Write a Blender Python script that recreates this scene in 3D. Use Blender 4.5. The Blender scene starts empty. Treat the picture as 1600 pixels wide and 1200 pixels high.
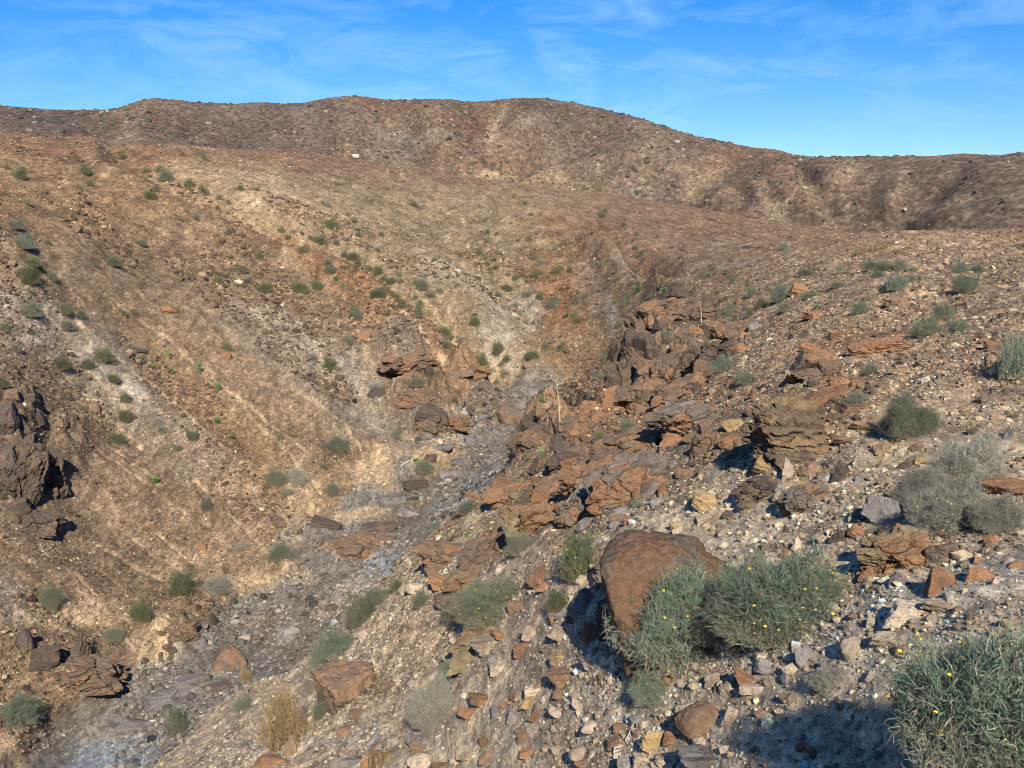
import bpy, bmesh, math
import numpy as np
from mathutils import Vector, Matrix, Quaternion

rng = np.random.default_rng(7)
scn = bpy.context.scene
COL = scn.collection

# ------------------------------------------------------------------ camera
F = 1620.0                       # focal length in pixels of the 1600 px wide photograph
PITCH = math.atan(310 / F)
CP, SP = math.cos(PITCH), math.sin(PITCH)
cam_d = bpy.data.cameras.new('camera'); cam = bpy.data.objects.new('camera', cam_d); COL.objects.link(cam)
cam_d.sensor_width = 36; cam_d.lens = 36 * F / 1600; cam_d.clip_start = 0.1; cam_d.clip_end = 6000
cam.location = (0, 0, 0); cam.rotation_euler = (math.pi / 2 - PITCH, 0, 0)
scn.camera = cam


def ray(px, py):
    x = (np.asarray(px, float) - 800) / F; y = (600 - np.asarray(py, float)) / F
    dx, dy, dz = x, CP + y * SP, -SP + y * CP
    return np.degrees(np.arctan2(dx, dy)), dz / np.hypot(dx, dy)      # azimuth, slope of sight line


def project(x, y, z):
    dep = np.maximum(y * CP - z * SP, 0.05); up = y * SP + z * CP
    return 800 + F * x / dep, 600 - F * up / dep


# ------------------------------------------------------------------ noise
def _h(ix, iy, iz=0):
    h = (ix.astype(np.int64) * 374761393 + iy.astype(np.int64) * 668265263 + iz * 1442695041) & 0xFFFFFFFF
    h = ((h ^ (h >> 13)) * 1274126177) & 0xFFFFFFFF
    return (h ^ (h >> 16)) & 0xFFFF


def n2(x, y, seed=0):
    """smooth gradient noise, about -1..1"""
    x0 = np.floor(x); y0 = np.floor(y); fx = (x - x0).astype(np.float32); fy = (y - y0).astype(np.float32)
    u = fx * fx * fx * (fx * (fx * 6 - 15) + 10); v = fy * fy * fy * (fy * (fy * 6 - 15) + 10)
    def g(i, j):
        a = _h(x0 + i, y0 + j, seed).astype(np.float32) * np.float32(2 * math.pi / 65536)
        return np.cos(a) * (fx - i) + np.sin(a) * (fy - j)
    a = g(0, 0); a = a + u * (g(1, 0) - a)
    b = g(0, 1); b = b + u * (g(1, 1) - b)
    return (a + v * (b - a)) * 1.5


def fbm2(x, y, wl, octs, seed=0, gain=0.5):
    s = 0; a = 1.0
    for o in range(octs):
        s = s + a * n2(x / wl + 17.3 * o, y / wl - 9.1 * o, seed + o); wl *= 0.5; a *= gain
    return s


def v2(x, y, seed=0):
    """blocky cell value 0..1 (one value per unit cell)"""
    return _h(np.floor(x), np.floor(y), seed).astype(np.float32) / 65535


def n3(p, seed=0):
    p0 = np.floor(p); f = (p - p0); u = f * f * f * (f * (f * 6 - 15) + 10)
    def g(i, j, k):
        h = _h(p0[:, 0] + i, p0[:, 1] + j, (p0[:, 2] + k).astype(np.int64) + seed * 101)
        a = h * (2 * math.pi / 65536); c = ((h * 40503) & 0xFFFF) / 32768.0 - 1; r = np.sqrt(np.maximum(0, 1 - c * c))
        return r * np.cos(a) * (f[:, 0] - i) + r * np.sin(a) * (f[:, 1] - j) + c * (f[:, 2] - k)
    L = lambda a, b, t: a + t * (b - a)
    x0 = L(L(g(0, 0, 0), g(1, 0, 0), u[:, 0]), L(g(0, 1, 0), g(1, 1, 0), u[:, 0]), u[:, 1])
    x1 = L(L(g(0, 0, 1), g(1, 0, 1), u[:, 0]), L(g(0, 1, 1), g(1, 1, 1), u[:, 0]), u[:, 1])
    return L(x0, x1, u[:, 2]) * 1.5


def fbm3(p, fr, octs, seed=0, gain=0.5):
    s = 0; a = 1.0
    for o in range(octs):
        s = s + a * n3(p * fr + 5.7 * o, seed + o); fr *= 2; a *= gain
    return s


def sstep(a, b, x):
    t = np.clip((x - a) / (b - a), 0, 1); return t * t * (3 - 2 * t)


# ------------------------------------------------------------------ mesh helpers
def mesh_np(name, V, Fa, col=None, smooth=False):
    me = bpy.data.meshes.new(name)
    V = np.ascontiguousarray(V, np.float32); Fa = np.ascontiguousarray(Fa, np.int32)
    k = Fa.shape[1]
    me.vertices.add(len(V)); me.vertices.foreach_set('co', V.ravel())
    me.loops.add(Fa.size); me.loops.foreach_set('vertex_index', Fa.ravel())
    me.polygons.add(len(Fa)); me.polygons.foreach_set('loop_start', np.arange(len(Fa), dtype=np.int32) * k)
    me.update(calc_edges=True)
    me.polygons.foreach_set('use_smooth', np.full(len(Fa), bool(smooth)))
    if col is not None:
        a = me.color_attributes.new('tone', 'FLOAT_COLOR', 'POINT')
        c = np.ones((len(V), 4), np.float32); c[:, :3] = col
        a.data.foreach_set('color', c.ravel())
    me.update()
    return me


def link(name, data, mat=None, parent=None):
    o = bpy.data.objects.new(name, data); COL.objects.link(o)
    if mat is not None and data is not None and not data.materials: data.materials.append(mat)
    if parent is not None: o.parent = parent
    return o


def tag(o, label=None, cat=None, group=None, kind=None):
    if label: o['label'] = label
    if cat: o['category'] = cat
    if group: o['group'] = group
    if kind: o['kind'] = kind
    return o


# ------------------------------------------------------------------ thin plate spline through points given as (azimuth, distance, slope)
def tps_fit(A, R, S, lam=.02):
    P = np.stack([A / 7.0, np.log(R) / 0.25], 1); n = len(P)
    d = np.hypot(P[:, None, 0] - P[None, :, 0], P[:, None, 1] - P[None, :, 1])
    K = np.where(d > 0, d * d * np.log(d + 1e-12), 0) + np.eye(n) * lam
    Q = np.c_[np.ones(n), P]
    M = np.block([[K, Q], [Q.T, np.zeros((3, 3))]])
    return P, np.linalg.solve(M, np.r_[S, 0, 0, 0])


def tps_eval(fit, A, R):
    P, w = fit; X = np.stack([A.ravel() / 7.0, np.log(R.ravel()) / 0.25], 1); out = np.empty(len(X))
    for i in range(0, len(X), 20000):
        x = X[i:i + 20000]; d = np.hypot(x[:, None, 0] - P[None, :, 0], x[:, None, 1] - P[None, :, 1])
        out[i:i + 20000] = np.where(d > 0, d * d * np.log(d + 1e-12), 0) @ w[:-3] + w[-3] + x @ w[-2:]
    return out.reshape(A.shape)


def grid_eval(fit, az, r, na=150, nr=220):
    """coarse spline grid, then cubic-free bilinear upsampling after a fine coarse grid"""
    ca = np.linspace(az[0], az[-1], na); cr = np.linspace(np.log(r[0]), np.log(r[-1]), nr)
    G = tps_eval(fit, *np.meshgrid(ca, np.exp(cr), indexing='ij'))
    return bil(G, ca, cr, az[:, None] + 0 * r[None, :], np.log(r)[None, :] + 0 * az[:, None])


def bil(G, ga, gr, a, l):
    fa = np.clip(np.interp(a, ga, np.arange(len(ga))), 0, len(ga) - 1.0001); fr = np.clip(np.interp(l, gr, np.arange(len(gr))), 0, len(gr) - 1.0001)
    i = fa.astype(int); j = fr.astype(int); u = fa - i; v = fr - j
    # Catmull-Rom in both directions
    def cr(t): return (-.5 * t + t * t - .5 * t ** 3, 1 - 2.5 * t * t + 1.5 * t ** 3, .5 * t + 2 * t * t - 1.5 * t ** 3, -.5 * t * t + .5 * t ** 3)
    wa, wr = cr(u), cr(v); out = 0
    for p in range(4):
        ip = np.clip(i + p - 1, 0, len(ga) - 1)
        for q in range(4):
            out = out + wa[p] * wr[q] * G[ip, np.clip(j + q - 1, 0, len(gr) - 1)]
    return out


CTRL = {   # photo column -> (row, distance in metres)
    -400: [(2200, 2.2), (1600, 5), (1200, 25), (900, 32), (600, 40), (350, 58), (215, 110)],
    0: [(2200, 2.0), (1600, 4.6), (1200, 22), (1110, 24.5), (950, 28), (800, 33), (600, 38), (400, 48), (300, 63), (250, 82), (217, 120)],
    100: [(1150, 24), (1000, 27.5), (800, 34), (600, 41), (400, 53), (300, 72), (220, 130)],
    200: [(2200, 1.9), (1600, 4.4), (1200, 22), (1050, 26.5), (940, 30), (800, 35.5), (600, 44.5), (400, 61), (300, 82), (226, 145)],
    300: [(1200, 18.0), (1080, 24.5), (980, 28.5), (900, 32), (800, 36), (600, 46.5), (400, 68), (300, 95), (231, 165)],
    400: [(2200, 1.8), (1600, 4.1), (1200, 15.6), (1060, 23.5), (1000, 28), (920, 31.5), (750, 38.5), (600, 48.5), (400, 76), (300, 108), (238, 190)],
    500: [(1200, 13.8), (1080, 18.5), (1000, 22.5), (960, 28.5), (900, 31), (820, 35), (700, 41.5), (600, 50), (400, 82), (300, 128), (243, 220)],
    600: [(1600, 4), (1200, 12.2), (1100, 15.2), (950, 21), (880, 31.5), (800, 36.5), (700, 43), (600, 52.5), (500, 65), (400, 90), (300, 155), (260, 245)],
    700: [(1200, 10.5), (1050, 14), (900, 19), (830, 25), (770, 37), (700, 43.5), (600, 54.5), (500, 69), (400, 97), (330, 150), (275, 262)],
    800: [(2200, 1.6), (1600, 3.2), (1200, 8.9), (1050, 11.5), (900, 15.5), (820, 19.5), (750, 26), (705, 31.5), (690, 45), (640, 50.5), (600, 56), (500, 72), (400, 102), (330, 165), (290, 280)],
    900: [(1200, 7.5), (1050, 9.4), (900, 12), (800, 16.5), (720, 23), (650, 31), (618, 35), (598, 56), (560, 62), (500, 72), (400, 108), (330, 185), (302, 300)],
    1000: [(1600, 2.85), (1200, 6.3), (1050, 8), (900, 10.3), (800, 13.5), (700, 20), (620, 30), (560, 40), (505, 50), (480, 71), (450, 82), (400, 112), (350, 190), (314, 315)],
    1100: [(1200, 5.6), (1050, 7.1), (900, 9.3), (750, 13.7), (650, 20), (560, 33), (500, 45), (450, 62), (425, 84), (390, 130), (330, 320)],
    1200: [(2200, 1.42), (1600, 2.6), (1200, 5), (1050, 6.3), (900, 8.4), (750, 11.9), (650, 16), (550, 24), (480, 36), (420, 60), (390, 92), (370, 150), (352, 330)],
    1300: [(1200, 4.6), (1050, 5.7), (900, 7.6), (750, 10.8), (650, 14.6), (550, 21), (480, 30), (420, 47), (390, 72), (374, 120), (361, 260)],
    1400: [(1600, 2.35), (1200, 4.2), (1050, 5.2), (900, 7), (750, 10), (650, 13.5), (550, 19), (480, 26), (420, 38), (385, 58), (369, 105)],
    1500: [(1200, 3.8), (1050, 4.8), (900, 6.6), (750, 9.4), (650, 12.6), (550, 17.4), (480, 24), (420, 35), (380, 58), (369, 95)],
    1600: [(2200, 1.3), (1600, 2.15), (1200, 3.5), (1050, 4.5), (900, 6.2), (750, 9), (650, 12), (550, 16), (480, 22), (420, 32), (380, 55), (368, 90)],
    2000: [(2200, 1.2), (1600, 1.9), (1200, 3), (900, 5.2), (600, 11.5), (420, 28), (366, 80)],
}
pa, pr, ps = [], [], []
for u, rows in CTRL.items():
    rows = [(py, 15 * (r / 15) ** .76 if (r < 15 and py <= 1200) else r * 1.12 if 1200 < py < 2000 else 40 * (r / 40) ** .70 if r > 40 else r) for py, r in rows]
    for py, r in rows:
        a, s = ray(u, py); pa.append(float(a)); pr.append(r); ps.append(float(s))
    py, r = rows[-1]; a, s = ray(u, py); a = float(a); s = float(s)
    for k, ds, far in ((1.5, -.025, -.03), (2.6, -.05, -.035), (6.5, -.05, -.032)):
        t = min(1, (k - 1) / 3)
        pa.append(a); pr.append(r * k); ps.append(min(s, s * (1 - t) + far * t) + (ds * .6 if u < 700 or u > 1350 else ds * .12))
fit_g = tps_fit(np.array(pa), np.array(pr), np.array(ps))

AZ = np.concatenate([np.linspace(-178, -44, 46), np.linspace(-42, -32.3, 60), np.linspace(-32.2, 32.2, 1130), np.linspace(32.3, 42, 60), np.linspace(44, 178, 46)])
RR = np.concatenate([np.geomspace(0.35, 2.4, 30, endpoint=False), np.geomspace(2.4, 14, 380, endpoint=False), np.geomspace(14, 115, 980, endpoint=False),
                     np.geomspace(115, 420, 330, endpoint=False), np.geomspace(420, 2500, 60)])
LR = np.log(RR)
S0 = grid_eval(fit_g, np.linspace(-42, 42, 400), RR[RR > 1.25][::1])
ga = np.linspace(-42, 42, 400); rsub = RR[RR > 1.25]
S = np.empty((len(AZ), len(RR)))
core = np.abs(AZ) <= 42
S[np.ix_(core, RR > 1.25)] = np.array([np.interp(AZ[core], ga, S0[:, j]) for j in range(S0.shape[1])]).T
for i in np.where(~core)[0]:
    t = ((AZ[i] - 42) % 360) / 276.0; t = t * t * (3 - 2 * t)
    S[i, RR > 1.25] = S0[-1] * (1 - t) + S0[0] * t
Z = S * RR[None, :]
j0 = int(np.argmax(RR > 1.25)); z0 = Z[:, j0]
for j in range(j0): Z[:, j] = -1.72 + (z0 + 1.72) * (RR[j] / RR[j0])
SINA, COSA = np.sin(np.radians(AZ)), np.cos(np.radians(AZ))
GX = SINA[:, None] * RR[None, :]; GY = COSA[:, None] * RR[None, :]


def zbase(az, r): return bil(Z, AZ, LR, az, np.log(r))


def hit(px, py, G=None):
    G = Z if G is None else G
    a, s = ray(px, py); fa = np.interp(float(a), AZ, np.arange(len(AZ))); i = min(int(fa), len(AZ) - 2); t = fa - i
    row = (G[i] * (1 - t) + G[i + 1] * t) / RR
    ok = np.where((row >= s) & (RR > 1.3))[0]
    j = ok[0] if len(ok) else len(RR) - 80
    r = RR[j]
    if j > 0 and row[j] > row[j - 1]:
        k = np.clip((s - row[j - 1]) / (row[j] - row[j - 1]), 0, 1); r = RR[j - 1] + k * (RR[j] - RR[j - 1])
    return np.array([math.sin(math.radians(a)) * r, math.cos(math.radians(a)) * r, r * s]), r


# ------------------------------------------------------------------ the stream bed: polygon in plan
BED_PX = [(-40, 1260), (60, 1150), (150, 1080), (230, 1030), (300, 985), (350, 940), (400, 915), (455, 880), (440, 820), (520, 790), (560, 755), (600, 700), (650, 680),
          (715, 660), (740, 625), (800, 603), (925, 590), (905, 606), (830, 632), (800, 690), (800, 715), (760, 765), (690, 810), (640, 850), (600, 905), (560, 950),
          (500, 1000), (440, 1040), (360, 1075), (300, 1130), (240, 1190), (200, 1260)]


def inpoly(x, y, poly):
    n = len(poly); c = np.zeros(np.shape(x), bool)
    for i in range(n):
        (x1, y1), (x2, y2) = poly[i], poly[(i + 1) % n]
        m = (y1 > y) != (y2 > y)
        c ^= m & (x < (x2 - x1) * (y - y1) / (y2 - y1 + 1e-12) + x1)
    return c


def polydist(x, y, poly):
    d = np.full(np.shape(x), 1e9)
    for i in range(len(poly)):
        (x1, y1), (x2, y2) = poly[i], poly[(i + 1) % len(poly)]
        ex, ey = x2 - x1, y2 - y1; t = np.clip(((x - x1) * ex + (y - y1) * ey) / (ex * ex + ey * ey), 0, 1)
        d = np.minimum(d, np.hypot(x - x1 - t * ex, y - y1 - t * ey))
    return np.where(inpoly(x, y, poly), -d, d)


PX, PY = project(GX, GY, Z)
PX = np.where(GY > 0.3, PX, 3000.0 * np.sign(GX)); PX = np.clip(PX, -1500, 3000); PY = np.clip(PY, 0, 2500)
box = (PX > -400) & (PX < 1300) & (PY > 520) & (GY > 5)
bed_sd = np.full(GX.shape, 200.0)
wx = PX[box] + 14 * fbm2(GX[box], GY[box], 2.2, 3, 40); wy = PY[box] + 10 * fbm2(GX[box], GY[box], 2.2, 3, 44)
bed_sd[box] = polydist(wx, wy, BED_PX) - 7                        # in photograph pixels
BEDM = sstep(6, -10, bed_sd)

# ------------------------------------------------------------------ relief
NZ = np.zeros_like(Z); RG = np.broadcast_to(RR[None, :], Z.shape)
act = RG < 700
x, y, r = GX[act], GY[act], RG[act]
rough = 1 - 0.75 * BEDM[act]
right = sstep(-40, 60, PX[act] - np.interp(PY[act], [330, 440, 520, 590, 690, 800, 950, 1060, 1200], [1300, 1045, 965, 950, 800, 690, 520, 370, 200]))
h = 0.45 * fbm2(x, y, 14, 2, 1) * sstep(10, 40, r) * rough
h += 0.12 * (1 - 2 * np.abs(n2(x / 5.0, y / 5.0, 5))) * sstep(8, 30, r) * rough
h += 0.10 * fbm2(x, y, 2.4, 2, 9) * rough * sstep(3, 12, r)
h += 0.060 * np.abs(n2(x / 0.9, y * .45 / 0.9, 12)) * rough
h += 0.034 * n2(x / 0.38, y * .45 / 0.38, 13) * (0.5 + 0.5 * rough)
h += 0.018 * n2(x / 0.16, y * .45 / 0.16, 14) * (0.5 + 0.5 * rough)
# broken ledges
led = n2(x / 2.6, y / 2.2, 21); h += 0.10 * sstep(0.05, 0.16, led) * sstep(14, 30, r) * rough * (0.35 + 0.65 * right) * sstep(160, 90, r)
led = n2(x / .9, y / .9, 22); h += 0.05 * sstep(0.1, 0.16, led) * sstep(9, 16, r) * rough * sstep(120, 70, r)
NZ[act] = h * sstep(0.8, 3.0, r)
# erosion runnels down the left slope follow the slope line
Z += NZ
Z -= 0.30 * sstep(8, -14, bed_sd)
def pl_dist(pl, m, jit=8):
    qx, qy = PX[m] + jit * fbm2(GX[m], GY[m], 6, 2, 160), PY[m] + .5 * jit * fbm2(GX[m], GY[m], 6, 2, 163); d = np.full(qx.shape, 1e9); sg = np.zeros(qx.shape)
    for (x1, y1), (x2, y2) in zip(pl[:-1], pl[1:]):
        ex, ey = x2 - x1, y2 - y1; L = math.hypot(ex, ey); t = np.clip(((qx - x1) * ex + (qy - y1) * ey) / (L * L), 0, 1); dd = np.hypot(qx - x1 - t * ex, qy - y1 - t * ey)
        c = ((qx - x1) * ey - (qy - y1) * ex) / L; sg = np.where(dd < d, c, sg); d = np.minimum(d, dd)
    return d, sg
for pl, dep, wid, rim in (([(170, 236), (240, 268), (300, 300), (375, 335), (440, 365), (510, 392), (560, 412), (610, 445), (650, 478), (700, 520), (745, 560), (790, 592)], 1.2, 20, .9), ([(780, 318), (850, 345), (930, 372), (985, 398), (1045, 432)], 1.8, 16, 1.2),
                          ([(40, 350), (90, 430), (160, 500), (250, 580), (330, 640), (420, 700)], .22, 24, .15), ([(660, 340), (730, 400), (790, 450), (850, 520), (900, 585)], .6, 24, .5), ([(900, 350), (960, 400), (1000, 440)], 1.0, 14, .6), ([(480, 560), (560, 620), (640, 665)], .35, 20, .3)):
    m = (PX > min(p[0] for p in pl) - 120) & (PX < max(p[0] for p in pl) + 120) & (PY > min(p[1] for p in pl) - 60) & (PY < max(p[1] for p in pl) + 60) & (RG > 25) & (RG < 190)
    d, sg = pl_dist(pl, m); en = sstep(0, 60, PX[m] - pl[0][0] + 40)
    Z[m] += en * (-dep * np.exp(-(d / wid) ** 2) + rim * np.exp(-((d - 2.0 * wid) / (1.1 * wid)) ** 2) * (sg < 0))
# small rocky outcrops standing out of the slopes: (px, py, rx, ry in photo pixels, height m)
KNOLLS = [(15, 690, 62, 85, .7), (110, 690, 40, 60, .3), (650, 615, 75, 22, 0.7), (690, 650, 50, 18, 0.45), (620, 560, 60, 20, .5), (735, 590, 40, 12, .5),
          (100, 1040, 70, 50, .3), (272, 985, 34, 30, .22), (560, 850, 80, 26, .25), (1000, 555, 45, 34, .7), (1060, 560, 60, 30, .5), (845, 675, 50, 20, .7)]
for kx, ky, rx, ry, kh in KNOLLS:
    m = (np.abs(PX - kx) < rx * 1.5) & (np.abs(PY - ky) < ry * 1.6)
    rk = hit(kx, ky)[1]; m &= (RG > rk * .72) & (RG < rk * 1.25)
    d = np.hypot((PX[m] - kx) / rx, (PY[m] - ky) / ry) + 0.35 * fbm2(GX[m], GY[m], 1.6, 3, 71)
    d = np.maximum(d, 1.1 * np.abs(np.log(RG[m] / rk)) / .24)
    Z[m] += kh * sstep(1.1, 0.5, d) * (0.7 + 0.45 * (1 - 2 * np.abs(n2(GX[m] / .9, GY[m] / .9, 73))) + .35 * (1 - 2 * np.abs(n2(GX[m] / .33, GY[m] / .33, 74))))

# ------------------------------------------------------------------ ground colours (soil and rock colours by place, plus shading painted into the ravine notch)
C = np.empty(Z.shape + (3,), np.float32)
SOIL = dict(tan=(.385, .262, .152), brown=(.185, .122, .072), rust=(.210, .110, .054), umber_shade=(.14, .094, .058), grey=(.158, .136, .108), pale=(.37, .30, .22), blue=(.19, .20, .205),
            dark=(.115, .08, .053), plain=(.195, .118, .070), olive=(.232, .162, .092), orange=(.218, .132, .068), near=(.375, .285, .185), pink=(.305, .228, .150), mid=(.225, .155, .098), lilac=(.235, .182, .128))
SOIL = {k: np.array(v, np.float32) for k, v in SOIL.items()}
C[:] = SOIL['brown'] * 1.12
fx, fy = GX, GY
nA = np.zeros_like(Z); nB = np.zeros_like(Z); nC = np.zeros_like(Z)
nA[act] = fbm2(x, y * .6, 9, 3, 30); nB[act] = fbm2(x, y * .5, 2.2, 4, 33); nC[act] = fbm2(x, y * .42, 0.6, 3, 37)


def mixc(c, w): C[:] = C + w[..., None] * (SOIL[c] - C)


def side(w, lo, hi): return sstep(lo, hi, w)


wpx = PX + 40 * nA + 14 * nB; wpy = PY + 16 * nA + 10 * nB
mixc('orange', sstep(430, 330, wpy) * sstep(900, 600, wpx) * .8)
mixc('plain', sstep(0.15, 0.0, (wpy - np.interp(PX, [0, 240, 500, 640, 760, 900, 1000, 1300, 1600], [240, 248, 272, 302, 322, 346, 366, 392, 405])) / 100) * .95)
gl = np.interp(PY, [240, 300, 365, 410, 470, 520, 590], [185, 300, 440, 560, 640, 700, 790])
beyond = sstep(-10, 40, wpx - gl) * sstep(250, 300, PY) * sstep(620, 540, PY)
mixc('olive', beyond * sstep(1000, 800, wpx) * .8)
rl = np.interp(PY, [330, 440, 520, 590, 690, 800, 950, 1060, 1200], [1300, 1045, 965, 950, 800, 690, 520, 370, 200])
rightm = sstep(-15, 30, wpx - rl) * sstep(360, 400, PY)
mixc('mid', rightm * .9)
mixc('near', rightm * sstep(640, 860, wpy + 0.10 * (PX - 1000)) * .9)
mixc('pink', rightm * sstep(1120, 800, wpx) * sstep(820, 960, wpy) * .85)
mixc('rust', rightm * sstep(.15, .5, nB + .3 * nA) * sstep(860, 700, wpy) * sstep(1250, 1050, wpx) * .6)
mixc('plain', rightm * sstep(430, 385, wpy) * .7)
BLOBS = [  # px, py, rx, ry, tilt, colour, strength
    (130, 560, 190, 60, 28, 'lilac', .85), (240, 650, 190, 55, 35, 'lilac', .7), (520, 590, 160, 55, 35, 'lilac', .9), (430, 520, 110, 40, 20, 'lilac', .6), (590, 650, 70, 40, 30, 'lilac', .6),
    (330, 640, 130, 40, 38, 'orange', .8), (420, 720, 110, 42, 35, 'orange', .75), (230, 520, 140, 35, 30, 'orange', .6), (520, 745, 40, 45, 0, 'orange', .6),
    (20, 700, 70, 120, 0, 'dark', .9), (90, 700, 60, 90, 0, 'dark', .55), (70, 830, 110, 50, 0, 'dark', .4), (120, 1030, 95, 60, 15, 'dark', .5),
    (470, 400, 190, 38, 32, 'rust', .7), (600, 500, 140, 38, 35, 'rust', .6), (690, 590, 110, 40, 25, 'rust', .5), (660, 630, 90, 40, 10, 'dark', .55), (620, 550, 60, 30, 20, 'grey', .6),
    (795, 505, 42, 70, -25, 'pale', .6), (920, 490, 80, 110, -30, 'umber_shade', .75), (880, 440, 60, 60, -30, 'rust', .5), (1010, 390, 150, 50, 12, 'umber_shade', .6), (990, 480, 70, 60, -30, 'umber_shade', .8), (1100, 470, 110, 40, -15, 'umber_shade', .5), (1020, 560, 110, 90, -20, 'dark', .55), (880, 700, 130, 60, -35, 'brown', .7), (960, 660, 120, 60, -35, 'rust', .5), (800, 800, 130, 50, -35, 'brown', .6), (740, 450, 70, 22, 15, 'pale', .45), (830, 570, 70, 24, 15, 'pale', .5), (640, 340, 160, 40, 10, 'olive', .6), (330, 290, 120, 35, 25, 'tan', .35),  # umber blobs put the shading of the notch walls into the ground colour
    (430, 310, 90, 40, 20, 'tan', .45), (520, 330, 90, 30, 15, 'tan', .3), (870, 470, 34, 90, -32, 'rust', .75), (900, 560, 60, 60, -20, 'orange', .5), (930, 380, 130, 38, 20, 'rust', .55),
    (990, 420, 60, 28, 25, 'pale', .5), (905, 430, 20, 50, -30, 'grey', .3), (1020, 380, 120, 25, 10, 'plain', .6), (962, 500, 12, 34, 5, 'grey', .6),
    (680, 685, 60, 22, -25, 'tan', .95), (575, 720, 44, 40, -40, 'tan', .9), (480, 790, 34, 60, 10, 'tan', .85), (400, 905, 70, 20, -8, 'tan', .9), (130, 962, 130, 20, 0, 'tan', .75), (255, 1010, 50, 30, 0, 'tan', .8), (330, 880, 90, 40, 10, 'tan', .4),
    (20, 1180, 60, 40, 0, 'tan', .9), (10, 950, 40, 50, 0, 'pale', .6), (470, 1185, 130, 22, -8, 'pale', .85), (600, 1160, 60, 24, -10, 'pale', .6), (650, 990, 90, 40, -15, 'tan', .35),
    (30, 500, 90, 30, 20, 'pale', .45), (190, 610, 70, 14, 32, 'pale', .7), (500, 560, 70, 14, 35, 'pale', .55), (420, 490, 80, 12, 15, 'pale', .5), (560, 640, 60, 10, 40, 'pale', .5),
    (1400, 960, 260, 36, -14, 'pale', .9), (1560, 900, 120, 36, -10, 'pale', .9), (1250, 1020, 120, 40, 0, 'pale', .5), (1000, 1100, 160, 60, -10, 'pale', .35), (1130, 1060, 120, 40, 0, 'pale', .35), (1130, 870, 80, 30, -15, 'pale', .35), (1260, 690, 130, 14, -20, 'tan', .5), (1180, 770, 60, 30, 0, 'pale', .4),
    (1500, 390, 140, 14, 0, 'tan', .4), (1450, 465, 60, 14, -15, 'tan', .35), (1270, 650, 90, 50, -15, 'brown', .7), (1300, 610, 60, 16, -15, 'rust', .8), (1330, 545, 110, 14, -12, 'rust', .6),
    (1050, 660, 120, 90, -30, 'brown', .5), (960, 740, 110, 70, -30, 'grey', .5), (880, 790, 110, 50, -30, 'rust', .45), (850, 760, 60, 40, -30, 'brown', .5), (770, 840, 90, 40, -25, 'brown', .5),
    (150, 230, 260, 12, 2, 'rust', .5), (600, 265, 250, 14, 7, 'plain', .9), (300, 225, 60, 4, 2, 'tan', .8), (780, 272, 30, 10, 0, 'tan', .8)]
mixc('grey', BEDM * .92)
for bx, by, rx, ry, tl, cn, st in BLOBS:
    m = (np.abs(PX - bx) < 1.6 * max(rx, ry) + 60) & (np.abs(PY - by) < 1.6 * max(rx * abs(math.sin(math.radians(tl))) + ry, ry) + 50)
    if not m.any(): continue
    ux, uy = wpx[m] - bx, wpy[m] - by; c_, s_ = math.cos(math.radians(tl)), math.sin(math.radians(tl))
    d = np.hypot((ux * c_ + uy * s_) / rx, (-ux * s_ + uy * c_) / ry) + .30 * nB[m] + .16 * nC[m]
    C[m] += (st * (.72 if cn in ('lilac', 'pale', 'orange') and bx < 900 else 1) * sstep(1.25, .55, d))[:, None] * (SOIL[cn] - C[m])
for bx, by, rx, ry, tl, cn, st in [(600, 875, 56, 16, -50, 'blue', .95), (575, 903, 66, 14, -10, 'pale', .75), (745, 745, 34, 18, -10, 'blue', .6), (710, 775, 44, 11, -10, 'blue', .7), (180, 1170, 80, 50, -20, 'blue', .9), (270, 1075, 70, 16, 5, 'blue', .4), (720, 665, 22, 10, 0, 'blue', .5),
                                   (560, 845, 80, 24, 5, 'brown', .7), (610, 705, 60, 14, -25, 'tan', .6), (570, 790, 50, 12, -10, 'tan', .7), (680, 720, 60, 18, -25, 'brown', .45), (640, 780, 70, 14, -25, 'brown', .4), (420, 960, 60, 22, -10, 'brown', .4), (300, 1060, 60, 16, -20, 'pale', .5), (460, 985, 70, 40, 0, 'brown', .25), (545, 935, 60, 16, -10, 'tan', .6), (470, 880, 40, 20, 30, 'tan', .6), (860, 598, 60, 8, -6, 'grey', .5), (960, 490, 10, 26, -10, 'grey', .6)]:
    m = (np.abs(PX - bx) < 2.2 * max(rx, ry) + 30) & (np.abs(PY - by) < 2.2 * max(rx, ry) + 30)
    ux, uy = wpx[m] * .3 + PX[m] * .7 - bx, wpy[m] * .3 + PY[m] * .7 - by; c_, s_ = math.cos(math.radians(tl)), math.sin(math.radians(tl))
    d = np.hypot((ux * c_ + uy * s_) / rx, (-ux * s_ + uy * c_) / ry) + .3 * nC[m]
    C[m] += (st * sstep(1.2, .6, d))[:, None] * (SOIL[cn] - C[m])
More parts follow.
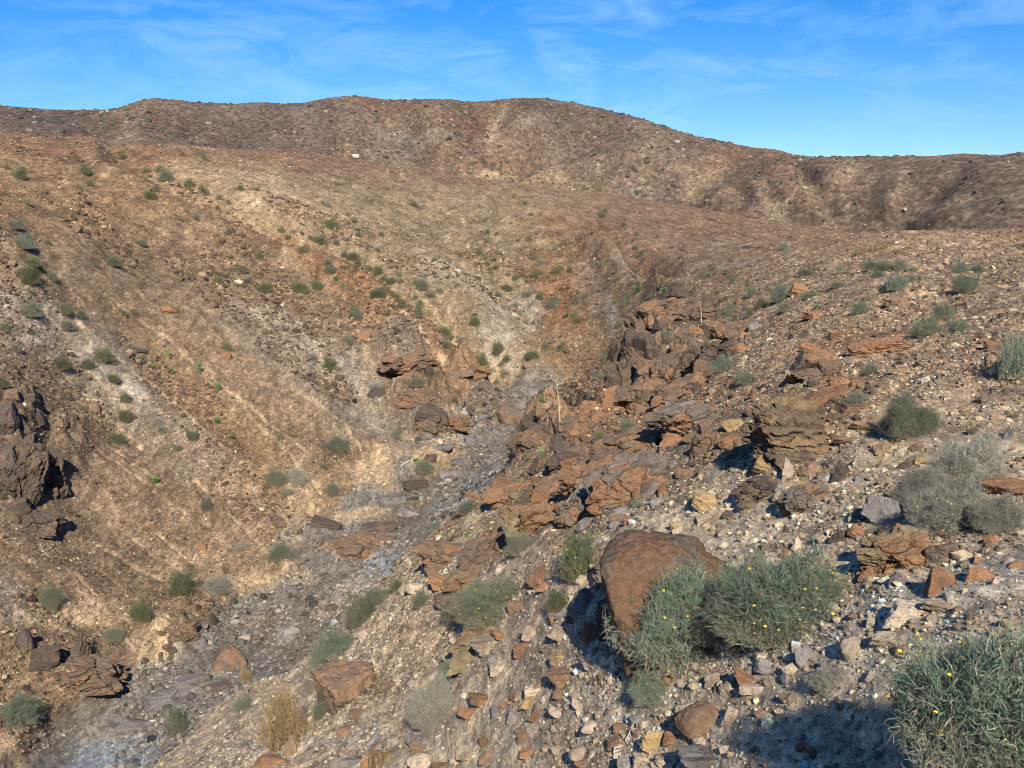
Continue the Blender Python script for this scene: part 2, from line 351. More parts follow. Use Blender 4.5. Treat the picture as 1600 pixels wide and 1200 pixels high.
# runnels of pale sand down the left slope
RUN = [[(60, 555), (110, 600), (160, 640), (215, 700)], [(135, 640), (170, 665), (200, 690)], [(150, 705), (195, 735), (235, 760), (290, 800)], [(160, 695), (240, 748)], [(330, 590), (390, 635), (450, 680), (505, 715)],
       [(225, 600), (275, 640), (330, 690), (400, 745)], [(140, 590), (200, 640)], [(100, 500), (150, 545), (215, 600)], [(160, 460), (230, 510), (300, 565)], [(150, 850), (200, 875), (255, 900)], [(200, 830), (250, 865), (310, 905)],
       [(250, 830), (300, 870)], [(350, 790), (400, 830), (430, 860)], [(105, 335), (120, 355), (126, 375)], [(300, 745), (340, 770)], [(460, 610), (520, 650), (560, 690)], [(560, 560), (640, 620)], [(640, 440), (690, 490), (740, 545)], [(580, 480), (640, 530), (700, 590)],
       [(380, 640), (450, 700), (500, 760)], [(60, 860), (110, 900), (150, 940)]]
wseg = np.zeros_like(Z)
for pl in RUN:
    for (x1, y1), (x2, y2) in zip(pl[:-1], pl[1:]):
        m = (PX > min(x1, x2) - 30) & (PX < max(x1, x2) + 30) & (PY > min(y1, y2) - 25) & (PY < max(y1, y2) + 25)
        qx, qy = PX[m] + 10 * nB[m], PY[m] + 6 * nB[m]
        ex, ey = x2 - x1, y2 - y1; t = np.clip(((qx - x1) * ex + (qy - y1) * ey) / (ex * ex + ey * ey), 0, 1)
        d = np.hypot(qx - x1 - t * ex, qy - y1 - t * ey)
        wseg[m] = np.maximum(wseg[m], sstep(3.6, .8, d + 2.0 * nC[m]))
mixc('tan', wseg * .6)
Z -= .05 * wseg
# grit: fine light and dark speckle of stones, drawn out along the valley like the bedding
sp = np.zeros_like(Z); ys = y * .38
sp[act] = 0.55 * n2(x / 0.30, ys / 0.30, 50) + 0.5 * n2(x / 0.13, ys / 0.13, 51) * sstep(70, 25, r) + .5 * n2(x / .8, ys / .8, 52) * sstep(20, 45, r) + .5 * n2(x / 1.7, ys / 1.7, 53) * sstep(50, 90, r) + .35 * n2(x / .6, ys / .6, 54) * sstep(40, 70, r)
sp *= (1 - .6 * BEDM)
C *= np.clip(1 + .55 * sp + .16 * nB + .10 * nA, .3, 1.9)[..., None]
lt = sstep(.5, .9, sp + .25 * nC)
lt *= .5; lt *= 1 - .65 * sstep(90, 150, RG)
C += (lt * .45)[..., None] * (np.array([.50, .38, .25], np.float32) - C) * (1 - .6 * BEDM)[..., None]
C = np.clip(C * np.array([.965, .985, .955], np.float32), .02, .8).astype(np.float32)

# ------------------------------------------------------------------ materials
def new_mat(name):
    m = bpy.data.materials.new(name); m.use_nodes = True; nt = m.node_tree; b = nt.nodes['Principled BSDF']
    b.inputs['Roughness'].default_value = .92; b.inputs['Specular IOR Level'].default_value = .12
    return m, nt, b


def node(nt, typ, **kw):
    n = nt.nodes.new(typ)
    for k, v in kw.items():
        if k in n.inputs: n.inputs[k].default_value = v
        else: setattr(n, k, v)
    return n


def noise_fac(nt, coord, scale, detail, lo, hi, rough=.6):
    n = node(nt, 'ShaderNodeTexNoise'); n.inputs['Scale'].default_value = scale; n.inputs['Detail'].default_value = detail; n.inputs['Roughness'].default_value = rough
    nt.links.new(coord, n.inputs['Vector'])
    m = node(nt, 'ShaderNodeMapRange'); m.inputs['From Min'].default_value = .3; m.inputs['From Max'].default_value = .7; m.inputs['To Min'].default_value = lo; m.inputs['To Max'].default_value = hi
    nt.links.new(n.outputs['Fac'], m.inputs['Value'])
    return n.outputs['Fac'], m.outputs['Result']


def mul(nt, a, b):
    n = node(nt, 'ShaderNodeVectorMath', operation='MULTIPLY'); nt.links.new(a, n.inputs[0]); nt.links.new(b, n.inputs[1]); return n.outputs[0]


def ground_mat(name, scales, bump, stretch, grains):
    m, nt, b = new_mat(name); g = node(nt, 'ShaderNodeNewGeometry'); at = node(nt, 'ShaderNodeAttribute'); at.attribute_name = 'tone'
    col = at.outputs['Color']; hts = []; mpg = node(nt, 'ShaderNodeMapping'); mpg.inputs['Scale'].default_value = stretch; nt.links.new(g.outputs['Position'], mpg.inputs['Vector'])
    for sc, lo, hi in scales:
        fac, v = noise_fac(nt, mpg.outputs[0], sc, 4, lo, hi); col = mul(nt, col, v); hts.append(fac)
    wp = node(nt, 'ShaderNodeTexNoise'); wp.inputs['Scale'].default_value = grains[0][0] * .8; nt.links.new(mpg.outputs[0], wp.inputs['Vector'])
    wa = node(nt, 'ShaderNodeVectorMath', operation='MULTIPLY_ADD'); nt.links.new(wp.outputs['Color'], wa.inputs[0]); wa.inputs[1].default_value = (.22 / grains[0][0],) * 3; nt.links.new(mpg.outputs[0], wa.inputs[2])
    for sc, lo, hi in grains:
        vo = node(nt, 'ShaderNodeTexVoronoi'); vo.inputs['Scale'].default_value = sc; nt.links.new(wa.outputs[0], vo.inputs['Vector'])
        se = node(nt, 'ShaderNodeSeparateColor'); nt.links.new(vo.outputs['Color'], se.inputs[0]); pw = node(nt, 'ShaderNodeMath', operation='POWER'); nt.links.new(se.outputs[0], pw.inputs[0]); pw.inputs[1].default_value = 1.6
        mr = node(nt, 'ShaderNodeMapRange'); mr.inputs['To Min'].default_value = lo; mr.inputs['To Max'].default_value = hi; nt.links.new(pw.outputs[0], mr.inputs['Value']); col = mul(nt, col, mr.outputs[0])
    nt.links.new(col, b.inputs['Base Color'])
    bp = node(nt, 'ShaderNodeBump'); bp.inputs['Strength'].default_value = .6; bp.inputs['Distance'].default_value = bump
    nt.links.new(hts[0], bp.inputs['Height']); nt.links.new(bp.outputs['Normal'], b.inputs['Normal'])
    return m


M_GROUND = ground_mat('stony_soil', [(9, .72, 1.3), (45, .75, 1.25)], .05, (1, .38, 1), [(3.0, .90, 1.16), (9, .80, 1.34), (26, .78, 1.38)])
M_MOUNT = ground_mat('mountain_soil', [(.22, .8, 1.22), (.9, .65, 1.35)], .6, (1, .42, .95), [(.35, .9, 1.15), (1.1, .76, 1.45)])


def rock_mat(name, base, second, mixlo=.48, mixhi=.6, scale=2.5):
    """weathered stone: base colour with patches of a second patina, pits and grain"""
    m, nt, b = new_mat(name); g = node(nt, 'ShaderNodeNewGeometry'); P = g.outputs['Position']
    n = node(nt, 'ShaderNodeTexNoise'); n.inputs['Scale'].default_value = scale; n.inputs['Detail'].default_value = 6; n.inputs['Roughness'].default_value = .62; nt.links.new(P, n.inputs['Vector'])
    mr = node(nt, 'ShaderNodeMapRange'); mr.interpolation_type = 'SMOOTHSTEP'; mr.inputs['From Min'].default_value = mixlo; mr.inputs['From Max'].default_value = mixhi
    nt.links.new(n.outputs['Fac'], mr.inputs['Value'])
    mx = node(nt, 'ShaderNodeMix', data_type='RGBA'); mx.inputs[6].default_value = (*base, 1); mx.inputs[7].default_value = (*second, 1); nt.links.new(mr.outputs['Result'], mx.inputs[0])
    f1, v1 = noise_fac(nt, P, 14, 6, .72, 1.28); f2, v2_ = noise_fac(nt, P, 70, 3, .8, 1.2)
    oi = node(nt, 'ShaderNodeObjectInfo'); rv = node(nt, 'ShaderNodeMapRange'); rv.inputs['To Min'].default_value = .78; rv.inputs['To Max'].default_value = 1.22; nt.links.new(oi.outputs['Random'], rv.inputs['Value'])
    col = mul(nt, mul(nt, mul(nt, mx.outputs[2], v1), v2_), rv.outputs['Result'])
    nt.links.new(col, b.inputs['Base Color'])
    bp = node(nt, 'ShaderNodeBump'); bp.inputs['Strength'].default_value = .8; bp.inputs['Distance'].default_value = .05; nt.links.new(f1, bp.inputs['Height'])
    nt.links.new(bp.outputs['Normal'], b.inputs['Normal'])
    return m


RM = {'O': rock_mat('rusty_stone', (.255, .135, .070), (.15, .095, .062), .5, .66),
      'B': rock_mat('brown_stone', (.20, .125, .075), (.13, .095, .068)),
      'G': rock_mat('grey_stone', (.21, .185, .160), (.13, .108, .09)),
      'D': rock_mat('dark_stone', (.095, .072, .055), (.16, .10, .065), .5, .68),
      'T': rock_mat('tan_stone', (.40, .31, .215), (.27, .20, .135)),
      'P': rock_mat('pale_stone', (.43, .36, .28), (.33, .27, .20)),
      'Y': rock_mat('ochre_stone', (.30, .205, .095), (.18, .125, .07))}
LOOK = {'O': 'rusty orange', 'B': 'brown', 'G': 'grey', 'D': 'dark brown', 'T': 'tan', 'P': 'pale cream', 'Y': 'ochre'}

# ------------------------------------------------------------------ the ground sheet
nA_, nR_ = Z.shape
V = np.stack([GX, GY, Z], -1).reshape(-1, 3)
i = np.arange(nA_ - 1)[:, None] * nR_; j = np.arange(nR_ - 1)[None, :]
q = np.stack([i + j, i + j + nR_, i + j + nR_ + 1, i + j + 1], -1).reshape(-1, 4)
last = (nA_ - 1) * nR_ + np.arange(nR_ - 1)                     # close the ring behind the camera
q = np.concatenate([q, np.stack([last, np.arange(nR_ - 1), np.arange(1, nR_), last + 1], -1)])
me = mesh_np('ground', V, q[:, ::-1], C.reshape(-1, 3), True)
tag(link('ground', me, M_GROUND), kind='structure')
del V, q

# ------------------------------------------------------------------ the mountains
MSKY = [(-300, 225, 350, 168, 600), (-100, 222, 360, 164, 600), (0, 220, 360, 165, 620), (60, 222, 370, 170, 650), (130, 224, 390, 177, 720), (170, 226, 385, 171, 650), (230, 228, 380, 157, 600), (310, 234, 395, 161, 640),
        (400, 240, 410, 161, 680), (470, 246, 420, 160, 670), (540, 252, 430, 151, 650), (640, 265, 430, 156, 690), (710, 275, 430, 156, 700), (790, 285, 430, 159, 690), (900, 302, 420, 161, 680), (950, 310, 410, 173, 660), (1010, 318, 400, 187, 640),
        (1060, 327, 385, 205, 620), (1130, 338, 370, 222, 600), (1200, 346, 350, 235, 590), (1250, 352, 340, 244, 580), (1310, 358, 330, 248, 520), (1400, 368, 300, 245, 480), (1500, 371, 260, 242, 440), (1600, 371, 230, 239, 400), (1750, 372, 220, 236, 380), (1950, 372, 220, 232, 380)]
MMID = [(770, 215, 610), (800, 185, 600), (870, 250, 520), (940, 220, 540), (980, 250, 460), (1040, 228, 520), (1100, 290, 455), (1170, 250, 560), (1200, 280, 430), (1290, 300, 380), (1400, 300, 365), (1450, 330, 325), 
        (500, 200, 520), (560, 190, 540), (620, 220, 540), (700, 230, 500), (300, 200, 480), (200, 195, 470), (130, 202, 540), (60, 195, 480), (400, 200, 540), (660, 190, 570), (730, 180, 590), (900, 280, 455)]
_f = lambda u, r_: (lambda a: a + (r_ - a) * .5)(np.interp(u, [m[0] for m in MSKY], [m[2] for m in MSKY]))
MSKY = [(u, a, b_, c_, float(_f(u, d_))) for u, a, b_, c_, d_ in MSKY]; MMID = [(u, py, float(_f(u, r_))) for u, py, r_ in MMID]
pa, pr, ps = [], [], []
for u, fy_, fr_, sy, sr in MSKY:
    for py, r_, ds in ((fy_ + 2, fr_ * .82, -.04), (fy_, fr_, -.004), (sy, sr, 0), (sy, sr * 1.14, -.016), (sy, sr * 1.6, -.08), (sy, sr * 2.3, -.14)):
        a, s = ray(u, py); pa.append(float(a)); pr.append(r_); ps.append(float(s) + ds)
for u, py, r_ in MMID:
    a, s = ray(u, py); pa.append(float(a)); pr.append(r_); ps.append(float(s))
fit_m = tps_fit(np.array(pa), np.array(pr), np.array(ps), .001)
MA = np.linspace(-40, 40, 1150); MR = np.geomspace(185, 1300, 560)
MS = grid_eval(fit_m, MA, MR, 260, 160)
MX = np.sin(np.radians(MA))[:, None] * MR; MY = np.cos(np.radians(MA))[:, None] * MR; MZ = MS * MR
mu = MA[:, None] * 9 + 0 * MR[None, :]                        # cross-slope coordinate in metres: gullies run down the slope
warp = 22 * fbm2(MX, MY, 130, 2, 60)
rid = 1 - np.abs(n2((MX + warp) / 75, (MY + warp) / 330, 61)); rid2 = 1 - np.abs(n2((MX + warp * .5) / 24, (MY - warp) / 130, 62))
fade = sstep(.97, .80, MR[None, :] / np.interp(MA, [float(ray(m[0], 300)[0]) for m in MSKY], [m[4] for m in MSKY])[:, None]) * .8 + .2
MZ += fade * (3.6 * (rid - .62) + 1.8 * (rid2 - .62) + .8 * fbm2(MX, MY * .35, 30, 3, 64)) + .30 * fbm2(MX, MY * .4, 6, 3, 67)
mpx, mpy = project(MX, MY, MZ)
def lines(ls, wd):
    o = np.zeros_like(MZ); jx, jy = mpx + 16 * fbm2(MX, MY, 60, 3, 55), mpy + 7 * fbm2(MX, MY, 45, 3, 57)
    for pl in ls:
        for (x1, y1), (x2, y2) in zip(pl[:-1], pl[1:]):
            ex, ey = x2 - x1, y2 - y1; t = np.clip(((jx - x1) * ex + (jy - y1) * ey) / (ex * ex + ey * ey), 0, 1)
            o = np.maximum(o, sstep(wd, 0, np.hypot(jx - x1 - t * ex, (jy - y1 - t * ey) * 1.3)))
    return o
gul = lines([[(1190, 236), (1130, 275), (1080, 312)], [(950, 205), (880, 245), (800, 272)], [(140, 182), (165, 200), (120, 215)], [(610, 172), (640, 215), (665, 250)], [(1510, 258), (1440, 310), (1390, 350)], [(1250, 255), (1300, 320)], [(860, 165), (870, 210)], [(420, 172), (440, 200)], [(320, 172), (300, 205)], [(1200, 300), (1260, 345)], [(720, 170), (740, 215), (780, 250)]], 26)
spu = lines([[(1050, 212), (985, 238), (910, 262), (850, 282)], [(785, 188), (775, 210), (800, 240)], [(1600, 312), (1510, 334), (1430, 356)], [(1330, 262), (1280, 290), (1180, 300)], [(540, 160), (560, 200), (540, 235)], [(230, 165), (220, 200)], [(660, 170), (700, 225)], [(1010, 200), (1060, 260), (1130, 310)], [(1400, 265), (1380, 320)]], 30)
MZ += np.clip((fade - .2) / .8, 0, 1) * (2.6 * spu - 3.2 * gul)
mC = np.empty(MZ.shape + (3,), np.float32); mC[:] = (.178, .118, .076)
def mm(c, w): mC[:] = mC + w[..., None] * (np.array(c, np.float32) - mC)
m1 = fbm2(MX, MZ * .9 + MY * .2, 60, 4, 80); m2 = fbm2(MX, MZ * .8 + MY * .1, 13, 4, 84); m3 = n2(MX / 2.2, MZ / 1.7 + MY / 30, 88); m4 = n2(MX / 1.1, MZ / .85 + MY / 20, 89)
mwx, mwy = mpx + 26 * m1, mpy + 8 * m1
mm((.20, .115, .07), sstep(.1, .5, m1) * .6)
mm((.22, .175, .125), sstep(.15, .55, -m1 + .3 * m2) * .55)
mm((.12, .095, .075), sstep(1180, 1400, mwx) * sstep(200, 250, mpy) * .08)
mm((.24, .165, .095), sstep(300, 60, np.hypot((mwx - 960), (mwy - 270) * 3.2)) * .7)
mm((.12, .093, .075), sstep(150, 40, np.hypot(mwx - 60, (mwy - 195) * 3)) * .5)
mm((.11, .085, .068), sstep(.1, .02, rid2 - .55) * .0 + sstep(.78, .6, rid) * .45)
for bx, by, rx, ry, tl, c, st in [(1000, 345 - 42, 50, 9, 10, (.20, .165, .135), .35), (1190, 322, 50, 14, 8, (.20, .165, .13), .35), (775, 200, 8, 40, 20, (.40, .31, .20), .5), (1225, 335, 26, 22, -35, (.36, .28, .16), .6), (1500, 320, 90, 9, -18, (.30, .215, .12), .7), (1580, 335, 60, 22, 0, (.10, .08, .062), .3),
                                  (1500, 285, 90, 14, 0, (.11, .085, .065), .15), (1520, 250, 90, 6, 5, (.11, .085, .065), .2), (780, 272, 40, 9, 0, (.36, .26, .14), .8), (870, 290, 90, 14, 8, (.26, .175, .09), .6), (720, 190, 60, 8, 12, (.20, .10, .06), .7), (1110, 285, 40, 10, -25, (.26, .20, .12), .5),
                                  (330, 175, 80, 12, 5, (.19, .15, .11), .4), (640, 215, 60, 10, 0, (.24, .20, .15), .5), (1330, 340, 120, 22, 0, (.22, .165, .10), .5), (1350, 300, 70, 12, 10, (.21, .125, .075), .6)]:
    c_, s_ = math.cos(math.radians(tl)), math.sin(math.radians(tl)); ux, uy = mpx + 10 * m2 - bx, mpy + 4 * m2 - by
    mm(c, st * sstep(1.3, .5, np.hypot((ux * c_ + uy * s_) / rx, (-ux * s_ + uy * c_) / ry)))
mm((.20, .142, .092), sstep(1180, 1350, mwx) * .55)
mm((.095, .072, .052), gul * .35); mm((.225, .165, .105), spu * .45)  # relief shading painted in: gullies darker, spurs lighter, beyond their scrub and soil
mC *= np.array([.86, .84, .82], np.float32)
mC *= np.clip(1 + .18 * m2 + .24 * m3 + .26 * m4, .4, 1.8)[..., None]
V = np.stack([MX, MY, MZ], -1).reshape(-1, 3); nr = len(MR)
i = np.arange(len(MA) - 1)[:, None] * nr; j = np.arange(nr - 1)[None, :]
q = np.stack([i + j, i + j + 1, i + j + nr + 1, i + j + nr], -1).reshape(-1, 4)
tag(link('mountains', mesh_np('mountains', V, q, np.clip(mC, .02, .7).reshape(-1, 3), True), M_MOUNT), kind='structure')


def mhit(px, py):
    a, s = ray(px, py); k = int(np.argmin(np.abs(MA - float(a)))); row = MZ[k] / MR; ok = np.where((row >= s) & (MR > 215))[0]; j = ok[0] if len(ok) else nr - 1
    return np.array([MX[k, j], MY[k, j], MZ[k, j]]), MR[j]


# ------------------------------------------------------------------ rocks
def ico(sub):
    bm = bmesh.new(); bmesh.ops.create_icosphere(bm, subdivisions=sub, radius=1.0)
    v = np.array([p.co[:] for p in bm.verts]); f = np.array([[q.index for q in p.verts] for p in bm.faces]); bm.free(); return v, f


ICO = {k: ico(k) for k in (1, 2, 5, 6)}


def polyrock(planes, sub=5, soft=0, amp=.05, fr=2.2, seed=0, grain=.015, extra=None):
    """a stone as the solid cut out by planes (n, d), edges worn, surface roughened"""
    d, f = ICO[sub]; N = np.array([p[0] for p in planes], float); N /= np.linalg.norm(N, axis=1)[:, None]; D = np.array([p[1] for p in planes], float)
    c = d @ N.T; rr = np.where(c > .04, D[None, :] / np.maximum(c, .04), 9.0)
    if soft > 0: rad = -soft * np.log(np.exp(-np.minimum(rr, 6) / soft).sum(1)) + soft * .3
    else: rad = rr.min(1)
    rad = np.minimum(rad, 1.75)
    v = d * rad[:, None]
    v = v * (1 + amp * fbm3(v, fr, 4, seed) + grain * fbm3(v, 11, 3, seed + 9))[:, None]
    if extra is not None: v = extra(v)
    return v, f


def rnd_planes(g, kind):
    pl = []
    ax = [(1, 0, 0), (-1, 0, 0), (0, 1, 0), (0, -1, 0), (0, 0, 1), (0, 0, -1)]
    if kind == 'block':
        pl += [(np.array(a) + g.normal(0, .22, 3), g.uniform(.72, .95)) for a in ax]
        pl += [(g.normal(0, 1, 3), g.uniform(.85, 1.05)) for _ in range(5)]
    elif kind == 'wedge':
        b = g.uniform(0, 6.28)
        for t in (0, 2.1 + g.normal(0, .25), 4.2 + g.normal(0, .25)):
            pl.append((np.array([math.cos(b + t), math.sin(b + t), g.uniform(.15, .75)]), g.uniform(.5, .7)))
        pl += [((0, 0, -1), .7), (np.array([0, 0, 1]) + g.normal(0, .4, 3), g.uniform(.75, 1.0))] + [(g.normal(0, 1, 3), g.uniform(.8, 1.1)) for _ in range(4)]
    elif kind == 'slab':
        pl += [(np.array(a) + g.normal(0, .15, 3), g.uniform(.8, 1.05)) for a in ax]
        pl += [(np.array([math.cos(t), math.sin(t), g.normal(0, .3)]), g.uniform(.75, 1.0)) for t in g.uniform(0, 6.28, 4)]
    else:
        pl += [(g.normal(0, 1, 3), g.uniform(.82, 1.0)) for _ in range(26)]
    return pl


PROTO = {}
for kd, n in (('block', 7), ('wedge', 5), ('slab', 5), ('round', 4)):
    PROTO[kd] = []
    for k in range(n):
        g = np.random.default_rng(100 + 31 * k + len(kd)); sd = 300 + 10 * k + len(kd)
        v, f = polyrock(rnd_planes(g, kd), 5, .05 if kd != 'round' else .08, .11 if kd != 'round' else .07, 2.0, sd, .05)
        v = v / np.abs(v).max(0)
        PROTO[kd].append(mesh_np(kd + '_rock', v, f, None, kd == 'round'))


def place_rock(px, py, w, h, c, kd, yaw=None, tilt=None, k=None, sink=None, name='rock'):
    """px,py = middle of the stone in the photograph, w,h its size there; set down where the sight line under it meets the ground"""
    sink = ({'round': .42, 'slab': .3}.get(kd, .34)) if sink is None else sink
    P, r = hit(px, py + h * .32)
    d = float(np.linalg.norm(P)); sx = w * d / F / 2; sz = h * d / F / 2
    g = rng
    sy = {'block': .5 * (sx + sz), 'wedge': .55 * (sx + sz), 'slab': .75 * sx, 'round': .5 * (sx + sz)}[kd]
    lst = PROTO[kd]; me = lst[int(g.integers(len(lst))) if k is None else k % len(lst)]
    o = link(name, me)
    if not me.materials: me.materials.append(RM['B'])
    o.material_slots[0].link = 'OBJECT'; o.material_slots[0].material = RM[c]
    sz = max(sz, .28 * sx)
    o.scale = (sx * 1.06, sy, sz * 1.12)
    az = math.atan2(P[0], P[1])
    o.rotation_mode = 'XYZ'
    yw = (g.choice([0, math.pi]) + g.normal(0, .28)) if yaw is None else yaw
    tl = g.normal(-.16 if px > 700 else .08, .12) if tilt is None else tilt
    o.rotation_euler = (g.normal(0, .10), tl, -az + yw)
    back = P / d * sy * .35
    o.location = (P[0] + back[0], P[1] + back[1], P[2] + sz * (1 - 2 * sink) * .85)
    return o, d


